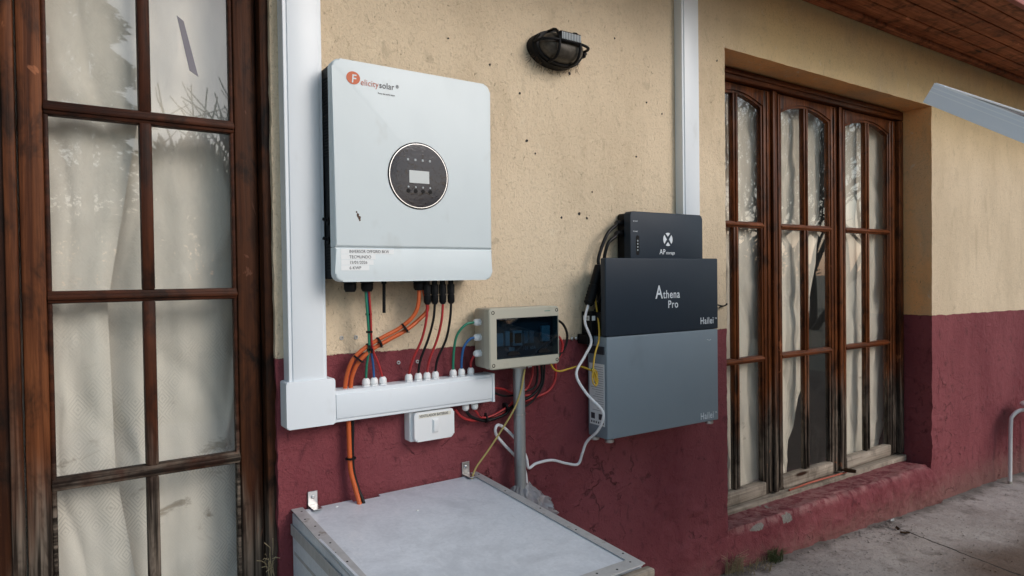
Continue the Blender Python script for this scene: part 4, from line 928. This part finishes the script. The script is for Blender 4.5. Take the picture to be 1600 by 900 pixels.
fs = part('frame_side', bm, M['alu'], pan)
for a_, b_ in ((-.43, -.385), (-.235, -.19), (-.05, .012)):  # light catching the frame's ridges, painted on as flush bright strips
    bm = B(); pbx(-.0007, .0002, .0, LP, TH*a_, TH*b_, bm); part('ridge_glint', bm, plain('ridge_glint_paint', (.93, .95, .97), .3, gr=0, var=0), fs)
bm = B(); pbx(.0018, WP, 0, .0016, -TH, 0, bm); pbx(.0018, WP, .0018, .024, -.0018, .0022, bm); part('frame_top', bm, M['alu'], pan)
bm = B(); pbx(WP, WP+.0016, 0, LP, -TH, 0, bm); pbx(0, WP, LP, LP+.0016, -TH, 0, bm); part('frame_side', bm, M['alu'], pan)
part('solar_glass', pbx(.002, WP-.001, .003, LP-.001, -.009, -.003), M['cell'], pan)
for u in (.80, 1.55):
    for v in (.06, LP-.08):
        p = K_+ex*u+ad*v-nd_*TH; bm = B(); box(bm, (p.x-.02, p.y-.02, gz(p.x)-.02), (p.x+.02, p.y+.02, p.z), .002, 1); part('support_leg', bm, M['alu'], pan)

sx = A(1578, 752, .075); stool = thing('stool', 'white painted bent-tube stool leg and seat rim at the right edge', 'stool', (sx.x+.19, sx.y-.15, gz(sx.x+.19)))
cS = Vector((sx.x+.215, sx.y-.16, .392))
for k, (ux, uy) in enumerate(((-.215, .16), (.2, .16), (-.2, -.16), (.2, -.16))):
    f = Vector((cS.x+ux, cS.y+uy, gz(cS.x+ux)-.004)); g_ = Vector((cS.x+ux*.93, cS.y+uy*.95, 0))
    bm = B(); tube(bm, cr([f, (f.x+.006, f.y, .12), (f.x+.014, f.y, .28), (f.x+.024, f.y-.004*math.copysign(1, uy), .325), (f.x+.060*(-1 if ux > 0 else 1), f.y-.03*math.copysign(1, uy), .362), (f.x+.12*(-1 if ux > 0 else 1), f.y-.07*math.copysign(1, uy), .368)], 6), .0115, 12); lg_ = part('leg', bm, M['wmetal'], stool, smooth=50)
    bm = B(); cyl(bm, f+Vector((0, 0, .001)), f+Vector((.001, 0, .022)), .0128, 12); part('foot_cap', bm, M['beige2'], lg_, smooth=50)
bm = B(); lathe(bm, cS-Vector((0, 0, .018)), (0, 0, 1), [(-.006, .13), (0, .155), (.010, .170), (.020, .172), (.028, .165), (.031, .12), (.028, .03)], 40); part('seat', bm, M['wmetal'], stool, smooth=50)

# ------------------------------------------------------------------ small things on wall and ground
for i, (px, py, lab) in enumerate(((533.5, 528, 'grey wall plug on cream plaster, left of a pair under the inverter'), (556, 527, 'grey wall plug on cream plaster, right of a pair under the inverter'), (622.5, 566.5, 'grey wall plug in the red band, left of the orange cable bundle end'), (652, 565, 'grey wall plug in the red band, beside the plug cables'))):
    p = A(px, py, 0); bm = B(); lathe(bm, (p.x, .004, p.z), (0, -1, 0), [(0, .0055), (.0065, .0055), (.0072, .0040), (.0060, .0026), (.0030, .0020)], 12)
    part('wall_plug', bm, M['galv2'], smooth=35, label=lab, cat='wall plug', group='empty wall plugs', base=(p.x, 0, p.z))
for px, py, r in ((823, 220, .0055), (905, 334, .0045), (917, 341, .004), (994, 245, .004), (877, 340, .0035), (836, 240, .003), (765, 101, .0035), (925, 300, .003), (1034, 178, .003), (812, 146, .004), (1010, 160, .003), (890, 115, .0045), (960, 60, .003), (700, 60, .003), (735, 505, .003), (1120, 95, .0035)):
    p = A(px, py, 0); bm = B(); vv = [(p.x+r*(.7+.6*random.random())*math.cos(k*.7), p.z+r*(.7+.8*random.random())*math.sin(k*.7)) for k in range(9)]
    prism(bm, vv, -.0016-.0004*random.random(), .004); part('pock_mark', bm, plain('dark_pock', (.035, .03, .028), .9) if 'dark_pock' not in bpy.data.materials else bpy.data.materials['dark_pock'], wall)
def tuft(label, px, py, n, h, ms, spread):
    c = ray_ground(px, py); bm = B()
    for k in range(n):
        a = random.uniform(0, 2*math.pi); rr = random.random()**.7*spread; p = Vector((c.x+rr*math.cos(a), min(-.012, c.y+rr*.6*math.sin(a)), gz(c.x)-.005)); hh = h*random.uniform(.4, 1)
        d = Vector((random.uniform(-1, 1), random.uniform(-1, .3), 0))*hh*.6; tube(bm, [p, p+d*.35+Vector((0, 0, hh*.7)), p+d+Vector((0, 0, hh*.85))], .0014, 3, .0004)
    return part('grass_tuft', bm, ms, label=label, cat='grass', base=(c.x, c.y, gz(c.x)))
tuft('dry straw-coloured grass tuft at the corner of the red wall', 1144, 893, 70, .115, M['straw'], .06)
tuft('small green grass tuft at the foot of the red doorstep', 1211, 876, 110, .080, M['grassg'], .045)
tuft('flattened dry grass between the two tufts at the doorstep', 1178, 888, 90, .045, M['straw'], .10)
# straw caught by the left door jamb
bm = B(); 
for k in range(16):
    p = A(random.uniform(416, 428), random.uniform(868, 905), .0); p.y = random.uniform(-.01, .01); p.x = min(p.x, .458)
    d = Vector((random.uniform(-.03, .02), random.uniform(-.02, .0), random.uniform(-.01, .05))); tube(bm, [p, p+d*.5+Vector((random.uniform(-.008, .008), 0, .004)), p+d], .0009, 3)
p = A(422, 905, 0)
for k in range(6): tube(bm, [(p.x, 0, .30), (p.x+random.uniform(-.02, .015), -.01, .45), A(random.uniform(414, 428), random.uniform(862, 890), .01)], .001, 3)
part('straw_wisp', bm, M['straw'], label='wisp of dry straw at the foot of the left door jamb', cat='straw', base=(.44, 0, .3))
rnd = random.Random(3)
bm = B()
for k in range(420):
    if k < 200: c = ray_ground(rnd.gauss(1375, 28), rnd.gauss(826, 10))
    else: c = ray_ground(rnd.uniform(1150, 1600), rnd.uniform(760, 900))
    if c.y > -.03: c.y = -.03-rnd.random()*.03
    r = rnd.uniform(.0015, .005); z = gz(c.x)+.004
    g = bmesh.ops.create_icosphere(bm, subdivisions=1, radius=r)
    for v in g['verts']: v.co = Vector((v.co.x*rnd.uniform(.7, 1.5), v.co.y*rnd.uniform(.7, 1.4), v.co.z*.6))+Vector((c.x, c.y, z))
part('grit', bm, M['concrete'], kind='stuff', label='loose grit and crumbs scattered on the concrete by the doorstep', cat='grit')
for k, (px, py, m, lab) in enumerate(((1395, 816, 'sticker', 'white paper scrap on the concrete by the doorstep'), (1402, 829, 'leafd', 'dark curled dead leaf at the start of the concrete crack'), (1335, 728, 'leafd', 'brown dry leaf stuck at the foot of the far door cover strip'), (1414, 836, 'leafd', 'small dead leaf lying beside the concrete crack'))):
    c = ray_ground(px, py); z = gz(c.x)+.006
    if py < 740: c = Vector((3.425, .128, 0)); z = .195
    bm = B(); L_ = .022 if k else .018
    if k == 2: L_ = .045
    def lf(u, v, c=c, z=z, L_=L_, k=k): 
        wd = L_*.45*math.sin(math.pi*(.08+.84*u)); a = .8*k
        x, y = (u-.5)*2*L_, (v-.5)*2*wd
        return Vector((c.x+x*math.cos(a)-y*math.sin(a), c.y+x*math.sin(a)+y*math.cos(a), z+.5*L_*((v-.5)**2*3+(u-.5)**2)+.003*noise.noise(Vector((u*4, v*4, k)))))
    sheet(bm, lf, 8, 6); g = bmesh.ops.solidify(bm, geom=list(bm.faces), thickness=.0008)
    part('paper_scrap' if m == 'sticker' else 'dead_leaf', bm, M[m], smooth=60, label=lab, cat='paper' if m == 'sticker' else 'leaf', base=(c.x, c.y, z))

# ------------------------------------------------------------------ garden behind the camera (seen mirrored in the panes)
def leafcloud(bm, fn, n, s, rnd):
    for k in range(n):
        p, d = fn(rnd); a = d.orthogonal().normalized(); b = d.cross(a); th = rnd.uniform(0, 6.28); e = a*math.cos(th)+b*math.sin(th); f = d.cross(e); q = s*rnd.uniform(.5, 1.3)
        vs = [bm.verts.new(p+x) for x in (-f*q*.35, d*q, f*q*.35)]; bm.faces.new(vs)
def conifer(x, y, h, rad, label, seed):
    t = thing('conifer_tree', label, 'tree', (x, y, -.6)); rnd = random.Random(seed)
    bm = B(); tube(bm, [(x, y, -.7), (x+.05, y, h*.5), (x, y, h)], .16, 7, .02); part('trunk', bm, M['bark'], t, smooth=60)
    def fn(r):
        u = r.random()**.75; z = h*(1-u)*.97+.4*u; rr = rad*(u**.85)*(.72+.28*math.sin(z*7)+.2*r.random()); a = r.uniform(0, 6.28); k = r.random()**.45
        clump = math.floor(a*9/6.28)*6.28/9+.35; a = clump+(a-clump)*.6
        d = Vector((math.cos(a), math.sin(a), -.25)); return Vector((x+rr*k*math.cos(a), y+rr*k*math.sin(a), z-.25*rr*k)), d.normalized()
    bm = B(); leafcloud(bm, fn, 15000, .16, rnd); part('crown', bm, M['leafc'], t)
conifer(.45, -13.5, 9.2, 1.9, 'dark conifer mirrored in the upper panes of the tall left door', 1)
def shrub(x, y, h, rx, label, seed, n=9000):
    t = thing('evergreen_shrub', label, 'shrub', (x, y, -.6)); rnd = random.Random(seed)
    bm = B(); tube(bm, [(x, y, -.7), (x, y, h*.5)], .09, 6, .03); part('stem', bm, M['bark'], t)
    def fn(r):
        while True:
            q = Vector((r.uniform(-1, 1), r.uniform(-1, 1), r.uniform(-1, 1)))
            if .3 < q.length < 1+.25*noise.noise(q*3+Vector((seed, 0, 0))): break
        return Vector((x+q.x*rx, y+q.y*rx, h*.5-.3+q.z*(h*.5+.3))), q.normalized()
    bm = B(); leafcloud(bm, fn, n, .16, rnd); part('crown', bm, M['leafb'], t)
shrub(2.35, -13.5, 4.2, 1.15, 'round-topped shrub mirrored in the right panes of the tall left door', 2)
for k in range(13): shrub(-9+k*3.1+random.uniform(-.4, .4), -17.5+random.uniform(-.8, .8), random.uniform(2.6, 3.6), 2.0, 'hedge shrub behind the viewer, mirrored in the glass, '+['first', 'second', 'third', 'fourth', 'fifth', 'sixth', 'seventh', 'eighth', 'ninth', 'tenth', 'eleventh', 'twelfth', 'thirteenth'][k]+' of the row', 10+k, 2600)
for o in [o for o in COL.objects if o.name.startswith('evergreen_shrub') and 'hedge' in o.get('label', '')]: o['group'] = 'hedge row behind the viewer'
def bare_tree(x, y, h, label, seed, up_=.75, spread=.55, depth=7):
    t = thing('bare_tree', label, 'tree', (x, y, -.6), 'leafless trees mirrored in the door glass'); rnd = random.Random(seed); trunk_, twig = B(), B()
    def grow(p, d, L, r, k):
        if k == 0: return
        pts = [p]; q = p.copy(); dd = d.copy()
        for _ in range(3):
            dd = (dd+Vector((rnd.gauss(0, .10), rnd.gauss(0, .10), rnd.gauss(.05, .06)))).normalized(); q = q+dd*L/3; pts.append(q.copy())
        tube(trunk_ if k >= depth-1 else twig, pts, r, 5 if k >= depth-1 else 3, r*.72, cap=False)
        for c in range(3 if rnd.random() < .55 else 2):
            nd = (dd*up_+Vector((rnd.gauss(0, spread), rnd.gauss(0, spread), rnd.gauss(.18, .3)))).normalized()
            grow(pts[-1] if c else pts[rnd.choice((2, 3))], nd, L*rnd.uniform(.68, .9), max(.009, r*rnd.uniform(.58, .74)), k-1)
    for c in range(3): grow(Vector((x+.15*c, y, -.65)), Vector((rnd.gauss(0, .22), rnd.gauss(0, .22), 1)).normalized(), h*.26, .12, depth)
    part('trunk', trunk_, M['bark'], t); part('crown', twig, M['bark'], t)
bare_tree(2.9, -11.5, 6.3, 'leafless tree whose thin branches show in the upper right pane of the left door', 5, depth=6)
bare_tree(11.5, -7.6, 7.0, 'leafless tree mirrored in the leaf of the far door nearest the battery', 6)
bare_tree(14.2, -8.2, 7.4, 'leafless tree mirrored in the middle leaf of the far door', 7)
bare_tree(17.6, -8.8, 7.6, 'leafless tree mirrored in the last leaf of the far door', 8)
bare_tree(12.8, -10.6, 7.8, 'leafless tree standing behind the others in the far door reflection', 9)
